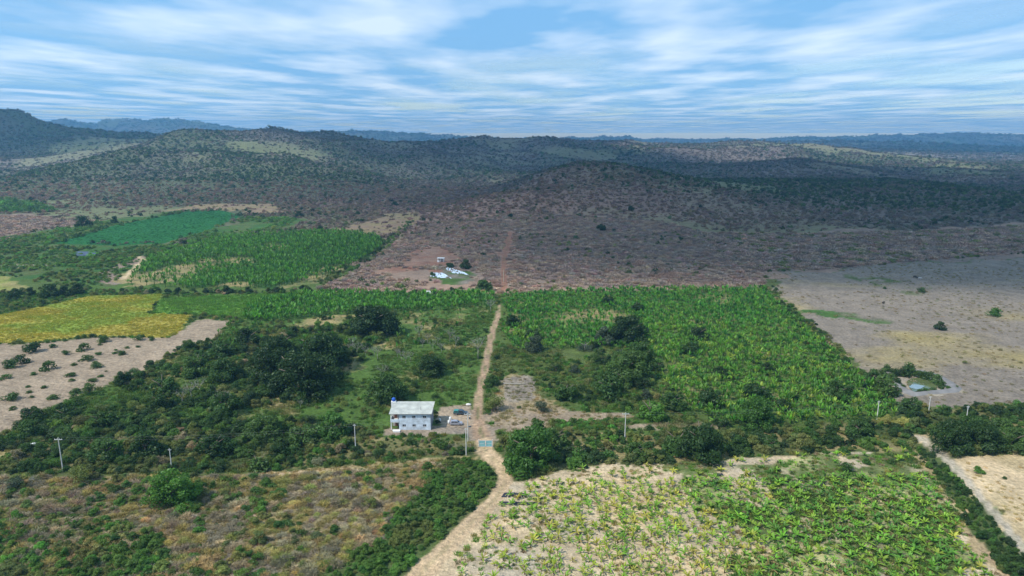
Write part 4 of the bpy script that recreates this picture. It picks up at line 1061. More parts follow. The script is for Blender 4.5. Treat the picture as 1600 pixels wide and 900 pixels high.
# ---------------------------------------------------------------- young banana plants of the near field
def near_bananas():
    x, y = sample('near_field', 2.25, 900, jitter=.65, dens=lambda x, y: np.clip(.12 + .88 * sstep(-30, 26, x - (170 - y) * .0) , 0, 1) * np.where(y > 176 + x * .05, .16, 1))
    m = off_roads(x, y, 1.15) & ~inside(PG['path_right'], x, y) & ~inside(PG['right_band'], x, y) & ~inside(PG['hedge_left'], x, y)
    x, y = x[m], y[m]
    n = len(x); r = np.random.default_rng(901)
    vis = (np.abs(x) < y * CP * .76 + 8) & (y > 128)
    green = inside(PG['near_green'], x + 75 * (fbm(x, y, 24, 4, 95) - .5), y)
    tin = np.where(green[:, None], tints(n, [(0.15, 0.31, 0.03), (0.22, 0.35, 0.035), (0.10, 0.22, 0.03)], r, .14), tints(n, [(0.25, 0.34, 0.035), (0.17, 0.31, 0.032), (0.36, 0.36, 0.055)], r, .12))
    s = r.uniform(.6, 1.12, n) * np.where(x < -8, .72, 1)
    z = height(x, y)
    d = np.hypot(x, y); order = np.argsort(np.where(vis, d - s * 14, 1e6))
    ind = order[:300]; rest = np.setdiff1d(order, ind)
    for k, i in enumerate(ind):
        o = empty('banana_plant', (x[i], y[i], z[i]), float(r.uniform(0, 6.28)), float(s[i]))
        t = [float(q) for q in tin[i]]
        place('pseudostem', STEM_MESH, o, scale=(1, 1, .5))
        nl = 8
        for j in range(nl):
            lf = place('leaf', LEAF_MESH[int(r.integers(0, 4))], o, (0, 0, .7), (float(r.normal(0, .15)), float(r.normal(0, .1)), j * 2.399 + float(r.normal(0, .3))))
            lf['tint'] = t if r.uniform() > .12 else [0.30, 0.22, 0.08]
        if green[i]:
            tag(o, 'dark green banana plant among weeds in the weedy half of the near field', 'banana plant', 'banana plants in the weedy half of the near field')
        else:
            q = road_dist(np.array([x[i]]), np.array([y[i]]), 'lower')[0]
            if q < 3.6: w_ = 'standing at the field edge beside the dirt road'
            elif y[i] > 178: w_ = 'in the thin far rows near the shrub band'
            elif x[i] < 4: w_ = 'on the bare side of the near field'
            elif x[i] < 20: w_ = 'in the middle of the pale soil'
            else: w_ = 'on the pale soil next to the weedy half'
            tag(o, 'yellow-green young banana plant ' + w_, 'banana plant', 'young banana plants ' + w_)
    s3 = np.stack([s, s, s], 1)
    scatter('banana_plants', np.stack([x, y, z], 1)[rest], BANANA, s3[rest], tin[rest], label='more distant yellow-green banana plants of the near field', cat='banana plants', seed=902, tilt=.05)
near_bananas()

# ---------------------------------------------------------------- building helpers
def box(x0, x1, y0, y1, z0, z1):
    V = [(x0, y0, z0), (x1, y0, z0), (x1, y1, z0), (x0, y1, z0), (x0, y0, z1), (x1, y0, z1), (x1, y1, z1), (x0, y1, z1)]
    F = [(3, 2, 1, 0), (4, 5, 6, 7), (0, 1, 5, 4), (1, 2, 6, 5), (2, 3, 7, 6), (3, 0, 4, 7)]
    return np.array(V, float), F
def part(name, parts, mat, parent=None, smooth=False, **kw):
    V, F = join(parts)
    o = place(name, mesh_from(name, V, F, mat, smooth=smooth), parent, **kw)
    return o

M_BLOCK = simple('cement_block_wall', (0.52, 0.59, 0.65), .9, noise=.26, scale=.7)
M_BLOCK_IN = simple('inner_wall', (0.40, 0.36, 0.33), .9, scale=.8)
M_ROOF = simple('fibre_cement_roof', (0.50, 0.50, 0.44), .8, noise=.2, scale=.5)
M_WHITE = simple('white_paint', (0.78, 0.78, 0.76), .6, noise=.06)
M_DARKG = simple('dark_glass', (0.02, 0.025, 0.035), .15, noise=.02, spec=.6)
M_TANK = simple('blue_plastic', (0.02, 0.09, 0.42), .4, noise=.05)
M_FRAME = simple('window_frame', (0.62, 0.64, 0.66), .5, noise=.04)
M_TEAL = simple('teal_paint', (0.02, 0.20, 0.17), .3, noise=.06, spec=.6)
M_NAVY = simple('dark_paint', (0.025, 0.05, 0.07), .3, noise=.05, spec=.6)
M_SILVER = simple('silver_paint', (0.42, 0.43, 0.48), .35, metal=.5, noise=.05)
M_TYRE = simple('tyre_rubber', (0.02, 0.02, 0.02), .9)
M_RIM = simple('wheel_rim', (0.5, 0.5, 0.52), .35, metal=.8)
M_LAMP = simple('lamp_lens', (0.75, 0.72, 0.66), .2)
M_RED = simple('red_lens', (0.35, 0.02, 0.02), .3)
M_GATE = simple('turquoise_sheet', (0.16, 0.42, 0.46), .6, noise=.12, scale=1.0)
M_BLACK = simple('black_plastic_film', (0.035, 0.035, 0.045), .45, noise=.2, scale=1.5)
M_FILM = simple('white_plastic_film', (0.62, 0.70, 0.76), .45, noise=.10, scale=.6)
M_WATERG = simple('murky_pond', (0.10, 0.12, 0.045), .12, noise=.2, scale=.15, spec=.6)
M_WOODP = simple('weathered_post', (0.42, 0.34, 0.25), .9)
M_CLOTH = simple('pale_sack', (0.7, 0.68, 0.62), .9)

# ---------------------------------------------------------------- house
def house():
    x0, x1, y0, y1 = HX0, HX1, HY0, HY1
    W = x1 - x0; H2 = 5.95; FL = 2.95; pw = 2.75; t = .16
    z0 = float(height(np.array([(x0 + x1) / 2]), np.array([y0]))[0]) - .1
    h = empty('house', (x0, y0, z0)); D = y1 - y0
    tag(h, 'two-storey grey block house with pale sloping sheet roof and open corner balcony', 'house')
    roof_z = lambda y: H2 + .12 + .55 * (y / D)
    # front wall with six real openings
    xs = [pw + 1.15, pw + 4.45, pw + 8.0]; ww, wh = 1.15, .85
    def front(zlo, zhi, sill):
        P = []; edges = [pw]
        for wx in xs: edges += [wx, wx + ww]
        edges.append(W)
        for i in range(0, len(edges), 2): P.append(box(edges[i], edges[i + 1], 0, t, zlo, zhi))
        for wx in xs:
            P.append(box(wx, wx + ww, 0, t, zlo, sill)); P.append(box(wx, wx + ww, 0, t, sill + wh, zhi))
        return P
    P = front(0, FL, 1.25) + front(FL, H2, FL + 1.35)
    part('front_wall', P, M_BLOCK, h)
    P = [box(W - t, W, t, D, 0, H2)]
    V, F = P[0]; V = V.copy(); V[6:8, 2] += .5
    part('side_wall', [(V, F)], simple('shaded_block_wall', (0.27, 0.27, 0.28), .9, scale=.8), h)  # shade on the side away from the sun is put into this darker colour
    part('rear_wall', [box(0, W - t, D - t, D, 0, H2 + .5)], M_BLOCK, h)
    part('porch_wall', [box(pw, pw + t, t, D - t, 0, H2), box(.02, pw, 3.2, 3.2 + t, 0, H2), box(0, t, 3.2 + t, D - t, 0, H2)], M_BLOCK_IN, h)
    part('floor_slab', [box(-.12, pw - .003, -.12, 3.2, FL - .18, FL)], M_CONCRETE, h)
    part('roof_beam', [box(-.1, pw, -.08, .14, H2 - .22, H2 - .02)], M_CONCRETE, h)
    part('parapet', [box(-.1, pw - .01, -.1, .02, FL, FL + .95), box(-.1, .02, .02, 3.2, FL, FL + .95)], M_BLOCK, h)
    for q in (FL, 0):
        for cx in (-.02,):
            part('column', [box(cx, cx + .24, .0, .24, q, q + (H2 - .22 - FL if q else FL - .18))], M_WHITE, h)
    for lvl in (1.25, FL + 1.35):
        for wx in xs:
            fr = part('window', [box(wx, wx + ww, .05, .10, lvl, lvl + .06), box(wx, wx + ww, .05, .10, lvl + wh - .06, lvl + wh), box(wx, wx + .06, .05, .10, lvl + .06, lvl + wh - .06), box(wx + ww - .06, wx + ww, .05, .10, lvl + .06, lvl + wh - .06), box(wx + ww / 2 - .04, wx + ww / 2 + .04, .05, .10, lvl + .06, lvl + wh - .06)], M_FRAME, h)
            part('pane', [box(wx + .06, wx + ww / 2 - .04, .07, .085, lvl + .06, lvl + wh - .06)], M_DARKG, fr)
            part('pane', [box(wx + ww / 2 + .04, wx + ww - .06, .07, .085, lvl + .06, lvl + wh - .06)], M_DARKG, fr)
            part('sill', [box(wx - .06, wx + ww + .06, -.06, .05, lvl - .07, lvl)], M_CONCRETE, fr)
    for zz, xx in ((0, .9), (FL, .7)):
        part('door', [box(xx, xx + .9, 3.14, 3.19, zz + .02, zz + 2.05)], simple('brown_door', (0.12, 0.05, 0.035), .6), h)
    # roof: one corrugated sheet rising to the back
    n = 150; V = []; F = []
    for j, yy in enumerate((-.55, D + .45)):
        for i in range(n + 1):
            xx = -.45 + (W + 1.0) * i / n
            V.append((xx, yy, roof_z(yy) + .035 * math.cos(i * math.pi)))
    for i in range(n): F.append((i, i + 1, n + 1 + i + 1, n + 1 + i))
    m = len(V)
    V += [(a, b, c - .05) for a, b, c in V]
    for i in range(n): F.append((m + i + 1, m + i, m + n + 1 + i, m + n + 2 + i))
    for i in range(n):
        F.append((i, m + i, m + i + 1, i + 1)); F.append((n + 1 + i + 1, m + n + 2 + i, m + n + 1 + i, n + 1 + i))
    F.append((0, n + 1, m + n + 1, m)); F.append((n, m + n, m + 2 * n + 1, 2 * n + 1))
    rf = part('roof', [(np.array(V), F)], M_ROOF, h)
    part('vent_pipe', [tube([(9.9, 2.2, H2 + .1), (9.9, 2.2, H2 + 1.5)], [.06, .06], 6)], M_DARKG, rf)
    part('fascia', [box(-.45, W + .55, -.6, -.555, H2 - .10, H2 + .06)], simple('grey_fascia', (0.30, 0.29, 0.27), .9), rf)  # fascia board in one even dull grey
    # tank stand rises from the rear corner
    part('tank_stand', [box(-1.15, .45, D - .5, D + .9, 0, H2 + .95)], M_WHITE, h)
    st = part('front_step', [box(1.0, 3.3, -2.0, -.9, -.05, .62)], M_WHITE, h)
    part('front_step', [box(.5, 2.9, -.9, -.12, -.05, .30)], M_CONCRETE, h)
    tk = empty('water_tank', (x0 - .35, y0 + D + .2, z0 + H2 + .95)); tag(tk, 'round blue plastic water tank on the stand behind the house roof', 'water tank')
    part('tank_body', [tube([(0, 0, 0), (0, 0, .08), (0, 0, .95), (0, 0, 1.15)], [.52, .58, .66, .40], 20)], M_TANK, tk, smooth=True)
    part('lid', [tube([(0, 0, 1.15), (0, 0, 1.27)], [.30, .26], 14)], M_TANK, tk)
house()

# ---------------------------------------------------------------- vehicles
def profile_body(name, prof, half, mat, parent, tuck=.06, zoff=0):
    """side outline (x, z) turned into a body with rounded flanks"""
    n = len(prof); V = []; F = []
    levels = [(-half, .96), (-half * .93, 1.0), (half * .93, 1.0), (half, .96)]
    cx = sum(p[0] for p in prof) / n; cz = sum(p[1] for p in prof) / n
    for yy, s in levels:
        for x, z in prof: V.append((cx + (x - cx) * s, yy, cz + (z - cz) * s + zoff))
    for k in range(3):
        for i in range(n):
            j = (i + 1) % n
            F.append((k * n + i, k * n + j, (k + 1) * n + j, (k + 1) * n + i))
    F.append(tuple(range(n))[::-1]); F.append(tuple(3 * n + i for i in range(n)))
    return part(name, [(np.array(V), F)], mat, parent, smooth=False)
def wheel(parent, x, y, r=.36, w=.24):
    s = 1 if y > 0 else -1
    wo_ = part('wheel', [tube([(x, y - w / 2, r), (x, y + w / 2, r)], [r, r], 18)], M_TYRE, parent)
    part('rim', [tube([(x, y + s * (w / 2), r), (x, y + s * (w / 2 + .03), r)], [r * .6, r * .55], 14)], M_RIM, wo_)
def glass_side(parent, pts, y):
    s = 1 if y > 0 else -1
    V = [(a, y, b) for a, b in pts] + [(a, y + s * .02, b) for a, b in pts]; n = len(pts)
    F = [tuple(range(n)), tuple(range(2 * n - 1, n - 1, -1))] + [(i, n + i, n + (i + 1) % n, (i + 1) % n) for i in range(n)]
    part('side_window', [(np.array(V), F)], M_DARKG, parent)

def suv(u, v, rz, mat, label, name='parked_car'):
    x, y, z = hit(u, v)
    o = empty(name, (x, y, z), rz); tag(o, label, 'car')
    profile_body('body', [(-2.1, .38), (-2.12, .85), (-2.0, 1.0), (-1.0, 1.06), (.95, 1.0), (1.75, .90), (2.08, .72), (2.1, .38)], .88, mat, o)
    profile_body('cabin', [(-2.02, 1.0), (-1.80, 1.50), (-1.5, 1.60), (.10, 1.60), (.40, 1.50), (1.05, 1.0)], .76, mat, o)
    for s in (1, -1):
        glass_side(o, [(-1.65, 1.08), (-1.5, 1.46), (-.72, 1.50), (-.72, 1.08)], .752 * s); glass_side(o, [(-.64, 1.08), (-.64, 1.50), (.18, 1.48), (.78, 1.06)], .752 * s)
        wheel(o, 1.32, .80 * s); wheel(o, -1.30, .80 * s)
        part('headlight', [box(2.0, 2.11, .52 * s - .16, .52 * s + .16, .64, .78)], M_LAMP, o)
        part('tail_light', [box(-2.13, -2.05, .64 * s - .10, .64 * s + .10, .80, 1.0)], M_RED, o)
    P = np.array([(.43, -.66, 1.505), (.43, .66, 1.505), (1.07, .70, 1.03), (1.07, -.70, 1.03), (.41, -.66, 1.48), (.41, .66, 1.48), (1.05, .70, 1.0), (1.05, -.70, 1.0)])
    F = [(0, 3, 2, 1), (4, 5, 6, 7), (0, 1, 5, 4), (1, 2, 6, 5), (2, 3, 7, 6), (3, 0, 4, 7)]
    part('windscreen', [(P, F)], M_DARKG, o)
    part('roof_rail', [box(-1.4, .1, .58, .63, 1.61, 1.66)], M_RIM, o); part('roof_rail', [box(-1.4, .1, -.63, -.58, 1.61, 1.66)], M_RIM, o)
    part('bumper', [box(2.02, 2.17, -.80, .80, .36, .55)], M_NAVY, o); part('bumper', [box(-2.19, -2.04, -.80, .80, .36, .55)], M_NAVY, o)
    return o
suv(713, 664.5, R(2), M_SILVER, 'silver five-door car parked in the yard nearer the gate')
suv(55, 700, R(20), M_WHITE, 'white car half hidden in the bushes at the edge of the bare slope')

def pickup(u, v, rz):
    x, y, z = hit(u, v)
    o = empty('pickup_truck', (x, y, z), rz); tag(o, 'dark teal pickup truck parked in the yard behind the silver car', 'pickup truck')
    profile_body('body', [(-2.5, .45), (-2.55, .95), (-.75, .98), (1.3, 1.02), (2.35, .92), (2.5, .75), (2.5, .45)], .90, M_NAVY, o)
    profile_body('canopy', [(-2.45, .98), (-2.40, 1.62), (-.78, 1.66), (-.74, 1.0)], .84, M_TEAL, o)
    profile_body('cabin', [(-.68, .98), (-.64, 1.62), (-.5, 1.70), (.55, 1.68), (1.35, 1.02)], .80, M_NAVY, o)
    for s in (1, -1):
        glass_side(o, [(-.55, 1.08), (-.5, 1.56), (.05, 1.58), (.05, 1.08)], .79 * s); glass_side(o, [(.12, 1.08), (.12, 1.58), (.5, 1.56), (1.05, 1.08)], .79 * s)
        glass_side(o, [(-2.2, 1.15), (-2.2, 1.5), (-1.0, 1.5), (-1.0, 1.15)], .832 * s)
        wheel(o, 1.6, .82 * s, .40); wheel(o, -1.55, .82 * s, .40)
        part('headlight', [box(2.4, 2.52, .6 * s - .15, .6 * s + .15, .70, .86)], M_LAMP, o)
    part('bumper', [box(2.45, 2.62, -.85, .85, .42, .62)], M_SILVER, o)
    part('tailgate', [box(-2.60, -2.545, -.78, .78, .55, .93)], M_NAVY, o)
pickup(720, 647.5, R(-4))

def truck(u, v):
    x, y, z = hit(u, v)
    o = empty('white_truck', (x, y, z), R(0)); tag(o, 'small white truck parked where the brown scrub meets the banana rows', 'truck')
    part('cargo_bed', [box(-3.0, 1.2, -1.0, 1.0, .8, 2.2)], M_WHITE, o)
    profile_body('cab', [(1.25, .6), (1.25, 2.2), (1.5, 2.45), (2.4, 2.4), (2.9, 1.5), (3.0, .6)], .98, M_WHITE, o)
    part('chassis', [box(-3.0, 2.8, -.45, .45, .5, .79)], M_TYRE, o)
    for s in (1, -1):
        glass_side(o, [(1.6, 1.5), (1.65, 2.2), (2.3, 2.2), (2.65, 1.5)], .985 * s)
        wheel(o, 2.1, .85 * s, .45); wheel(o, -1.9, .85 * s, .45)
truck(674, 460.5)

# ---------------------------------------------------------------- utility poles and wires
def pole(u, v, hm, label, arm=False):
    x, y, z = hit(u, v)
    o = empty('utility_pole', (x, y, z)); tag(o, label, 'utility pole', 'concrete utility poles along the wires')
    part('shaft', [tube([(0, 0, -.3), (0, 0, hm)], [.17, .11], 8)], M_POLE, o)
    if arm:
        a = part('crossarm', [box(-1.15, 1.15, -.07, .07, hm - .65, hm - .5)], M_CONCRETE, o)
        for dx in (-1, -.3, .4, 1):
            part('insulator', [tube([(dx, 0, hm - .5), (dx, 0, hm - .25)], [.07, .05], 6)], M_WHITE, a)
    else:
        a = part('crossarm', [box(-.45, .45, -.05, .05, hm - .45, hm - .35)], M_CONCRETE, o)
        for dx in (-.38, .38): part('insulator', [tube([(dx, 0, hm - .35), (dx, 0, hm - .15)], [.06, .04], 6)], M_WHITE, a)
    return Vector((x, y, z + hm - .2))
tops = [pole(99, 739, 10.6, 'pale concrete pole with crossarm nearest the white car in the bushes', True),
        pole(269, 738, 7.0, 'short pale pole in front of the dark shrub band'),
        pole(556, 706, 9.2, 'pale pole in the shrub band before the house'),
        pole(728.5, 713, 9.0, 'pale pole at the foot of the track just left of the gate', False),
        pole(976, 692, 10.3, 'tall pale pole with crossarm between the gate and the broad dark tree', True),
        pole(1370, 656, 6.8, 'thin pole at the front corner of the plantation'),
        pole(1508, 668, 7.4, 'pale pole above the dark tree row behind the dry field')]
top_y = pole(731.2, 690, 9.8, 'pale pole beside the yard and its parked cars', True)
top_p = pole(1450, 650, 7.0, 'pale pole just in front of the pond')
def wires(a, b, label, spread=(-.9, .9)):
    o = empty('power_line', (a + b) / 2); tag(o, label, 'power line', 'power lines between the utility poles')
    for s in spread:
        pts = []
        for i in range(13):
            t = i / 12; p = a.lerp(b, t) - Vector(o.location); p.x += 0; p.y += s
            p.z -= 4 * t * (1 - t) * (a - b).length * .018
            pts.append(tuple(p))
        part('wire', [tube(pts, [.013] * 13, 4)], M_WIRE, o)
wires(tops[0], tops[2], 'thin sagging wires over the shrub band in front of the grove')
wires(tops[2], top_y, 'thin sagging wires passing in front of the house')
wires(top_y, tops[4], 'thin sagging wires over the bare patch and its grass strip')
wires(tops[4], tops[5], 'thin sagging wires over the front of the plantation')
wires(tops[5], tops[6], 'thin sagging wires from the plantation corner to the dark tree row', (0,))
x, y, z = hit(787, 441)
o = part('wooden_post', [tube([(0, 0, -.3), (0, 0, 8.5)], [.3, .2], 7)], M_WOODP, None, loc=(x, y, z)); tag(o, 'tall weathered wooden post beside the reddish track in the scrub', 'post')
x, y, z = hit(700, 409)
o = part('wooden_post', [tube([(0, 0, -.3), (0, 0, 5.5)], [.12, .09], 6)], M_WOODP, None, loc=(x, y, z)); tag(o, 'thin pale post next to the white hut', 'post')

# ---------------------------------------------------------------- gate
def gate():
    xa, ya = G(748.5, 697); xb, yb = G(769, 697)
    z = float(height(np.array([xa]), np.array([ya]))[0])
    W = xb - xa; g = empty('gate', (xa, ya, z)); tag(g, 'closed turquoise double gate of sheet metal across the dirt road', 'gate')
    for px in (-.2, W + .02): part('gate_post', [box(px, px + .2, -.1, .1, 0, 2.5)], M_CONCRETE, g)
    for i in range(2):
        a = i * W / 2 + .04; b = (i + 1) * W / 2 - .04
        lf = part('gate_leaf', [box(a, b, -.04, 0, 0.12, .2), box(a, b, -.04, 0, 2.12, 2.2), box(a, a + .08, -.04, 0, .2, 2.12), box(b - .08, b, -.04, 0, .2, 2.12), box(a + .08, b - .08, -.04, 0, 1.1, 1.16)], M_FRAME, g)
        n = 6
        for k in range(n):
            q0 = a + .08 + (b - a - .16) * k / n; q1 = a + .08 + (b - a - .16) * (k + 1) / n - .02
            part('panel', [box(q0, q1, .004, .03, .2, 2.12)], M_GATE, lf)
        part('latch', [box((b - .25) if i == 0 else (a + .1), (b - .1) if i == 0 else (a + .25), -.09, -.045, 1.1, 1.25)], M_NAVY, lf)
gate()
def wall_piece(u0, u1, v, name, label):
    xa, ya = G(u0, v); xb, _ = G(u1, v)
    z = float(height(np.array([xa]), np.array([ya]))[0])
    f = empty(name, (xa, ya, z)); tag(f, label, 'fence')
    n = max(2, int((xb - xa) / 2.2))
    for i in range(n + 1): part('post', [box((xb - xa) * i / n - .06, (xb - xa) * i / n + .06, -.06, .06, 0, 1.5)], M_WOODP, f)
    for zz in (.4, .8, 1.2): part('wire', [tube([(0, -.08, zz), (xb - xa, -.08, zz)], [.02, .02], 4)], M_WIRE, f)
wall_piece(690, 746, 698.5, 'wire_fence', 'wire fence on wooden posts running from the gate in front of the parked cars')
wall_piece(772, 830, 690, 'wire_fence', 'wire fence on wooden posts running from the gate towards the big round tree')

# ---------------------------------------------------------------- small things
def sheet(name, corners, mat, thick, rough_, nx=14, ny=6, seed=0, hole=None, loc=None, lift=.05):
    """a crumpled film with thickness over four ground corners"""
    r = np.random.default_rng(seed)
    c = [np.array(G(*q)) for q in corners]
    V, F = [], []
    base = np.mean(c, 0)
    for j in range(ny + 1):
        for i in range(nx + 1):
            s, t = i / nx, j / ny
            p = (c[0] * (1 - s) + c[1] * s) * (1 - t) + (c[3] * (1 - s) + c[2] * s) * t
            p = p + r.normal(0, rough_ * .35, 2)
            z = float(height(np.array([p[0]]), np.array([p[1]]))[0]) + lift + abs(r.normal(0, rough_))
            V.append((p[0] - base[0], p[1] - base[1], z))
    n = len(V)
    skip = (lambda i, j: False) if hole is None else hole
    top = [(j * (nx + 1) + i, j * (nx + 1) + i + 1, (j + 1) * (nx + 1) + i + 1, (j + 1) * (nx + 1) + i) for j in range(ny) for i in range(nx) if not skip(i, j)]
    V += [(a, b, z - thick) for a, b, z in V]
    F = top + [tuple(n + q for q in f[::-1]) for f in top]
    from collections import Counter
    cnt = Counter()
    for f in top:
        for k in range(4): cnt[frozenset((f[k], f[(k + 1) % 4]))] += 1
    for f in top:
        for k in range(4):
            a, b = f[k], f[(k + 1) % 4]
            if cnt[frozenset((a, b))] == 1: F.append((b, a, n + a, n + b))
    o = place(name, mesh_from(name, np.array(V), F, mat), None, (base[0], base[1], 0))
    return o
hr = random.Random(4)
def torn(p): 
    k = {}
    return lambda i, j: k.setdefault((i, j), hr.random() < p)
tag(sheet('plastic_sheet', [(672, 432), (706, 436), (692, 426), (676, 426)], M_FILM, .05, .35, 16, 6, 1, torn(.22)), 'long torn white plastic sheet in the brown scrub, the one nearer the white truck', 'plastic sheet', 'white plastic sheets in the scrub')
tag(sheet('plastic_sheet', [(702, 426), (734, 432), (726, 427), (704, 419)], M_FILM, .05, .35, 16, 5, 2, torn(.28)), 'long torn white plastic sheet in the brown scrub, the one nearer the reddish track', 'plastic sheet', 'white plastic sheets in the scrub')
tag(sheet('plastic_sheet', [(696, 422), (708, 425), (704, 420), (698, 418)], M_FILM, .05, .3, 8, 4, 3, torn(.3)), 'small torn white plastic sheet between the two long ones in the scrub', 'plastic sheet', 'white plastic sheets in the scrub')
tag(sheet('black_film', [(783, 777), (824, 778), (821, 771), (788, 770)], M_BLACK, .04, .06, 20, 3, 4, torn(.28), lift=.12), 'upper strip of crumpled black film in the corner of the near field beside the road', 'plastic film', 'black film strips beside the road')
tag(sheet('black_film', [(778, 788), (838, 790), (836, 785), (781, 784)], M_BLACK, .04, .06, 24, 2, 5, torn(.3), lift=.12), 'lower strip of crumpled black film in the corner of the near field beside the road', 'plastic film', 'black film strips beside the road')
for i, (u, v, w, lb) in enumerate([(1123, 733, 9, 'farthest of the four crumpled black film heaps under the broad dark tree'), (1124, 743, 11, 'second farthest of the four crumpled black film heaps under the broad dark tree'), (1122, 754, 12, 'second nearest of the four crumpled black film heaps in the near field'), (1119, 765, 8, 'nearest of the four crumpled black film heaps in the near field')]):
    tag(sheet('black_film_heap', [(u - w / 2, v + 2), (u + w / 2, v + 2.5), (u + w / 2, v - 1.5), (u - w / 2, v - 1.5)], M_BLACK, .06, .16, 7, 4, 20 + i, lift=.25), lb, 'plastic film', 'black film heaps in the near field')

def pond():
    ring = [(1417, 597), (1424, 593), (1437, 592), (1450, 596), (1462, 603), (1464, 607), (1445, 610), (1428, 614), (1421, 607)]
    P = [G(u, v) for u, v in ring]; cx, cy = np.mean(P, 0)
    zz = float(height(np.array([cx]), np.array([cy]))[0])
    V = [(a - cx, b - cy, 0) for a, b in P] + [(a - cx, b - cy, -.4) for a, b in P]; n = len(P)
    F = [tuple(range(n)), tuple(range(2 * n - 1, n - 1, -1))] + [(i, n + i, n + (i + 1) % n, (i + 1) % n) for i in range(n)]
    o = place('pond_water', mesh_from('pond_water', V, F, M_WATERG), None, (cx, cy, zz + .45)); tag(o, kind='structure')
    # raised earth bank
    ring2 = [(1366, 583), (1384, 580), (1410, 577), (1440, 578), (1468, 585), (1488, 596), (1504, 607), (1498, 613), (1460, 616), (1428, 620), (1408, 613), (1390, 600)]
    Q = [G(u, v) for u, v in ring2]; VV = []; FF = []; m = len(Q)
    for a, b in Q:
        ix, iy = cx + (a - cx) * .62, cy + (b - cy) * .62; jx, jy = cx + (a - cx) * .84, cy + (b - cy) * .84
        VV += [(a - cx, b - cy, -.1), (jx - cx, jy - cy, .9), (ix - cx, iy - cy, 0.1)]
    for i in range(m):
        j = (i + 1) % m
        FF += [(3 * i, 3 * j, 3 * j + 1, 3 * i + 1), (3 * i + 1, 3 * j + 1, 3 * j + 2, 3 * i + 2)]
    o = place('pond_bank', mesh_from('pond_bank', VV, FF, simple('grey_earth_bank', (0.19, 0.18, 0.17), .95, noise=.25, scale=.3), smooth=True), None, (cx, cy, zz)); tag(o, kind='structure')
    tag(sheet('plastic_sheet', [(1420, 607), (1435, 611.5), (1445, 605), (1426, 602)], simple('pond_liner', (0.22, 0.30, 0.33), .4), .05, .06, 8, 6, 9, lift=.52), 'pale blue-white liner sheet lying in the murky pond', 'plastic sheet')
pond()
def far_pond():
    P = [G(u, v) for u, v in [(112, 399), (120, 394.5), (150, 395), (155, 398), (140, 401), (122, 401.5)]]; cx, cy = np.mean(P, 0)
    V = [(a - cx, b - cy, 0) for a, b in P] + [(a - cx, b - cy, -.6) for a, b in P]; n = len(P)
    F = [tuple(range(n)), tuple(range(2 * n - 1, n - 1, -1))] + [(i, n + i, n + (i + 1) % n, (i + 1) % n) for i in range(n)]
    o = place('reservoir_water', mesh_from('reservoir_water', V, F, simple('reservoir', (0.06, 0.07, 0.11), .45, spec=.3)), None, (cx, cy, 1.0)); tag(o, kind='structure')
far_pond()

def hut(u, v):
    x, y, z = hit(u, v)
    o = empty('field_hut', (x, y, z), R(-8)); tag(o, 'small white open-fronted hut standing in the brown scrub', 'hut')
    for px, py in ((-2.4, -1.3), (2.4, -1.3), (-2.4, 1.3), (2.4, 1.3), (0, -1.3)): part('post', [box(px - .12, px + .12, py - .12, py + .12, 0, 2.9)], M_WHITE, o)
    part('roof', [box(-2.9, 2.9, -1.7, 1.7, 2.9, 3.12)], M_WHITE, o)
    part('wall', [box(-2.28, 2.28, 1.2, 1.32, 0, 2.89)], M_BLOCK_IN, o)
    part('counter', [box(-2.6, -.9, -2.0, -1.45, 0, 1.1)], M_WHITE, o)
hut(689, 409)

def cow(u, v, rz, mat, label):
    x, y, z = hit(u, v)
    o = empty('cow', (x, y, z), rz); tag(o, label, 'cow', 'cattle grazing in the pasture')
    P = [tube([(-1.0, 0, 1.05), (-.85, 0, 1.05), (-.2, 0, 1.0), (.5, 0, 1.05), (.8, 0, 1.15), (1.15, 0, 1.0), (1.35, 0, .72), (1.65, 0, .5)], [.12, .33, .40, .38, .30, .20, .17, .09], 9)]
    for lx in (-.75, .6):
        for ly in (-.2, .2): P.append(tube([(lx, ly, .95), (lx - .05, ly, .5), (lx, ly, 0)], [.15, .08, .07], 6))
    P.append(tube([(-1.0, 0, 1.15), (-1.12, 0, .9), (-1.12, 0, .45)], [.05, .03, .05], 5))
    for s in (1, -1): P.append(tube([(1.18, .12 * s, 1.05), (1.15, .34 * s, 1.1)], [.07, .03], 5))
    part('body', P, mat, o, smooth=True)
M_COWD = simple('dark_hide', (0.02, 0.018, 0.018), .8); M_COWW = simple('white_hide', (0.5, 0.48, 0.45), .8)
cow(1429, 434, R(10), M_COWD, 'black cow, first of the close group grazing in the upper pasture')
cow(1433, 436, R(160), M_COWD, 'black cow between a white cow and another black one')
cow(1437, 436.5, R(-20), M_COWW, 'white cow beside the two black ones in the upper pasture')
cow(1380, 475, R(30), M_COWD, 'dark cow alone in the lower grey pasture')

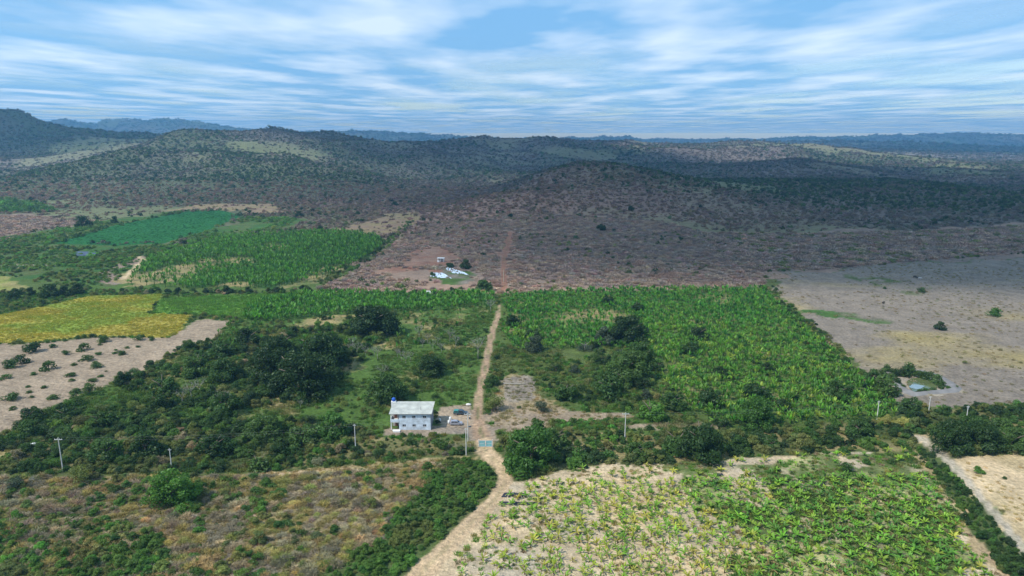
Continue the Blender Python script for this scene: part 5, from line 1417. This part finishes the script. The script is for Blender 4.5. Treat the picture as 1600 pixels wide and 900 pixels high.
# yard things
def drum(u, v, label, mat, s=1.0):
    x, y, z = hit(u, v)
    o = empty('barrel', (x, y, z), 0, s); tag(o, label, 'barrel')
    part('barrel_body', [tube([(0, 0, 0), (0, 0, .3), (0, 0, .6), (0, 0, .95)], [.30, .34, .34, .30], 14)], mat, o, smooth=True)
    part('lid', [tube([(0, 0, .95), (0, 0, 1.0)], [.27, .27], 12)], M_CONCRETE, o)
drum(687.5, 659, 'white barrel beside the small dark tree at the house side', M_WHITE)
drum(701.5, 663.5, 'tall white barrel at the tail of the silver car', M_WHITE, 1.25)
drum(703.5, 656.5, 'white barrel behind the silver car', M_WHITE, 1.2)
drum(734, 655, 'small dark barrel by the yard pole', M_NAVY, .8)
def sack(u, v, label, mat, s=1.0):
    x, y, z = hit(u, v)
    V, F = tube([(-.6, 0, .2), (-.45, 0, .24), (0, 0, .27), (.45, 0, .24), (.6, 0, .2)], [.08, .24, .28, .24, .08], 10)
    o = part('sack', [(V, F)], mat, None, smooth=True, loc=(x, y, z), scale=(s, s, s)); tag(o, label, 'sack')
sack(732, 634.5, 'pale sack lying behind the teal pickup', M_CLOTH, 1.6)
sack(734, 668.5, 'small dark sack lying in the yard near the silver car', M_NAVY, .9)
def stones():
    r = np.random.default_rng(5)
    for i, (u, v) in enumerate([(779, 598), (800, 600)]):
        pass
    x, y, z = hit(802, 601)
    o = part('fallen_trunk', [tube([(-4.5, .6, .25), (-1, .1, .3), (2.5, -.2, .28), (5, .1, .2)], [.16, .2, .17, .1], 8)], M_PALE, None, smooth=True, loc=(x, y, z), ); tag(o, 'long pale fallen trunk lying across the grey patch', 'log')
stones()

# ---------------------------------------------------------------- clouds and air
def clouds():
    Hc = 1500.0
    off = Vector((SUN.x, SUN.y, 0)) / SUN.z * Hc       # where a ground point's shade comes from
    m, nt, N, L = new_mat('cloud')
    out = nd(N, 'ShaderNodeOutputMaterial')
    geo = nd(N, 'ShaderNodeNewGeometry')
    mp = nd(N, 'ShaderNodeMapping'); mp.inputs['Scale'].default_value = (1 / 3700, 1 / 6600, 1 / 3700)
    L.new(geo.outputs['Position'], mp.inputs['Vector'])
    n1 = nd(N, 'ShaderNodeTexNoise', i_Scale=1.0, i_Detail=4.0, i_Roughness=0.45, i_Distortion=0.0)
    L.new(mp.outputs[0], n1.inputs['Vector'])
    n2 = nd(N, 'ShaderNodeTexNoise', i_Scale=1.9, i_Detail=4.0, i_Roughness=0.5); L.new(mp.outputs[0], n2.inputs['Vector'])
    at = nd(N, 'ShaderNodeAttribute', attribute_name='bias', attribute_type='GEOMETRY')
    ad = nd(N, 'ShaderNodeMath', operation='ADD'); L.new(n1.outputs[0], ad.inputs[0]); L.new(at.outputs['Fac'], ad.inputs[1])
    al = nd(N, 'ShaderNodeMapRange', i_1=0.36, i_2=0.62, i_3=0.0, i_4=1.0, interpolation_type='SMOOTHSTEP'); L.new(ad.outputs[0], al.inputs[0])
    dn = nd(N, 'ShaderNodeAttribute', attribute_name='thickness', attribute_type='GEOMETRY')
    am = nd(N, 'ShaderNodeMath', operation='MULTIPLY'); L.new(al.outputs[0], am.inputs[0]); L.new(dn.outputs['Fac'], am.inputs[1])
    # cloud shading painted as colour: noise mixes shaded blue with sunlit white
    cloud_tone = nd(N, 'ShaderNodeMapRange', i_1=0.42, i_2=0.66, i_3=0.0, i_4=1.0); L.new(n2.outputs[0], cloud_tone.inputs[0])
    c = mixc(N, L, 'MIX', cloud_tone.outputs[0], (0.20, 0.48, 0.76), (0.86, 0.95, 1.0))
    tr = nd(N, 'ShaderNodeBsdfTranslucent'); L.new(c, tr.inputs[0])
    df = nd(N, 'ShaderNodeBsdfDiffuse'); df.inputs[0].default_value = (0.8, 0.85, 0.9, 1)
    mx = nd(N, 'ShaderNodeMixShader', i_0=.25); L.new(tr.outputs[0], mx.inputs[1]); L.new(df.outputs[0], mx.inputs[2])
    tp = nd(N, 'ShaderNodeBsdfTransparent')
    ms = nd(N, 'ShaderNodeMixShader'); L.new(am.outputs[0], ms.inputs[0]); L.new(tp.outputs[0], ms.inputs[1]); L.new(mx.outputs[0], ms.inputs[2])
    L.new(ms.outputs[0], out.inputs[0])
    ys = np.concatenate([np.arange(-4000, 5600, 100.0), np.linspace(5600, 160000, 90)])
    xs = np.concatenate([np.linspace(-120000, -5000, 50), np.arange(-4900, 5000, 100.0), np.linspace(5000, 120000, 50)])
    X, Y = np.meshgrid(xs, ys); x, y = X.ravel(), Y.ravel()
    gx, gy = x - off.x, y - off.y                     # the ground point this piece of cloud shades
    b = np.full(x.shape, .085)
    base = (fbm(x, y, 900, 3, 61) - .5) * .25
    def blob(cx, cy, rx, ry, v):
        nonlocal base
        base = base + v * np.exp(-(((gx - cx) / rx) ** 2 + ((gy - cy) / ry) ** 2))
    # sun on the near ground and the pasture's far side, shade on the middle distance and the hills
    blob(40, 140, 420, 130, -.8); blob(150, 290, 260, 110, -.45); blob(-220, 330, 200, 90, -.4); blob(-120, 250, 200, 60, -.12)
    blob(200, 590, 520, 190, .10); blob(-450, 640, 400, 160, -.12); blob(900, 1150, 900, 250, .3)
    blob(-830, 1600, 260, 160, -.9); blob(-260, 2500, 700, 500, .4); blob(700, 2000, 500, 150, .3)
    blob(1500, 3000, 800, 500, -1.1); blob(2600, 4600, 1500, 400, .4); blob(700, 2700, 350, 120, -.5); blob(0, 3000, 900, 350, .4); blob(-2000, 2400, 700, 500, .4)
    near = (1 - sstep(4200, 5600, y)) * (1 - sstep(4500, 5500, np.abs(x)))
    bias = b * (1 - near) + (base + .04) * near
    V = np.stack([x, y, np.full(x.shape, Hc)], 1)
    r_, c_ = X.shape
    i = (np.arange(r_ - 1)[:, None] * c_ + np.arange(c_ - 1)[None, :]).ravel()
    F = np.stack([i, i + 1, i + c_ + 1, i + c_], 1)
    me = mesh_from('clouds', V, F, m, {'bias': ('FLOAT', bias), 'thickness': ('FLOAT', .78 + .16 * near)}, smooth=True)
    o = place('clouds', me); tag(o, 'broken layer of soft flat white clouds', 'clouds', kind='stuff')
clouds()

def haze():
    m, nt, N, L = new_mat('haze')
    out = nd(N, 'ShaderNodeOutputMaterial'); p = nd(N, 'ShaderNodeVolumePrincipled')
    p.inputs['Color'].default_value = (0.28, 0.64, 1.0, 1)
    p.inputs['Density'].default_value = 0.95e-4
    p.inputs['Anisotropy'].default_value = 0.1
    L.new(p.outputs[0], out.inputs['Volume'])
    V, F = box(-16000, 16000, -1500, 12400, -40, 400)
    o = place('haze', mesh_from('haze', V, F, m)); tag(o, 'thin blue haze over the whole valley', 'haze', kind='stuff')
haze()
print('objects', len(SC.objects))
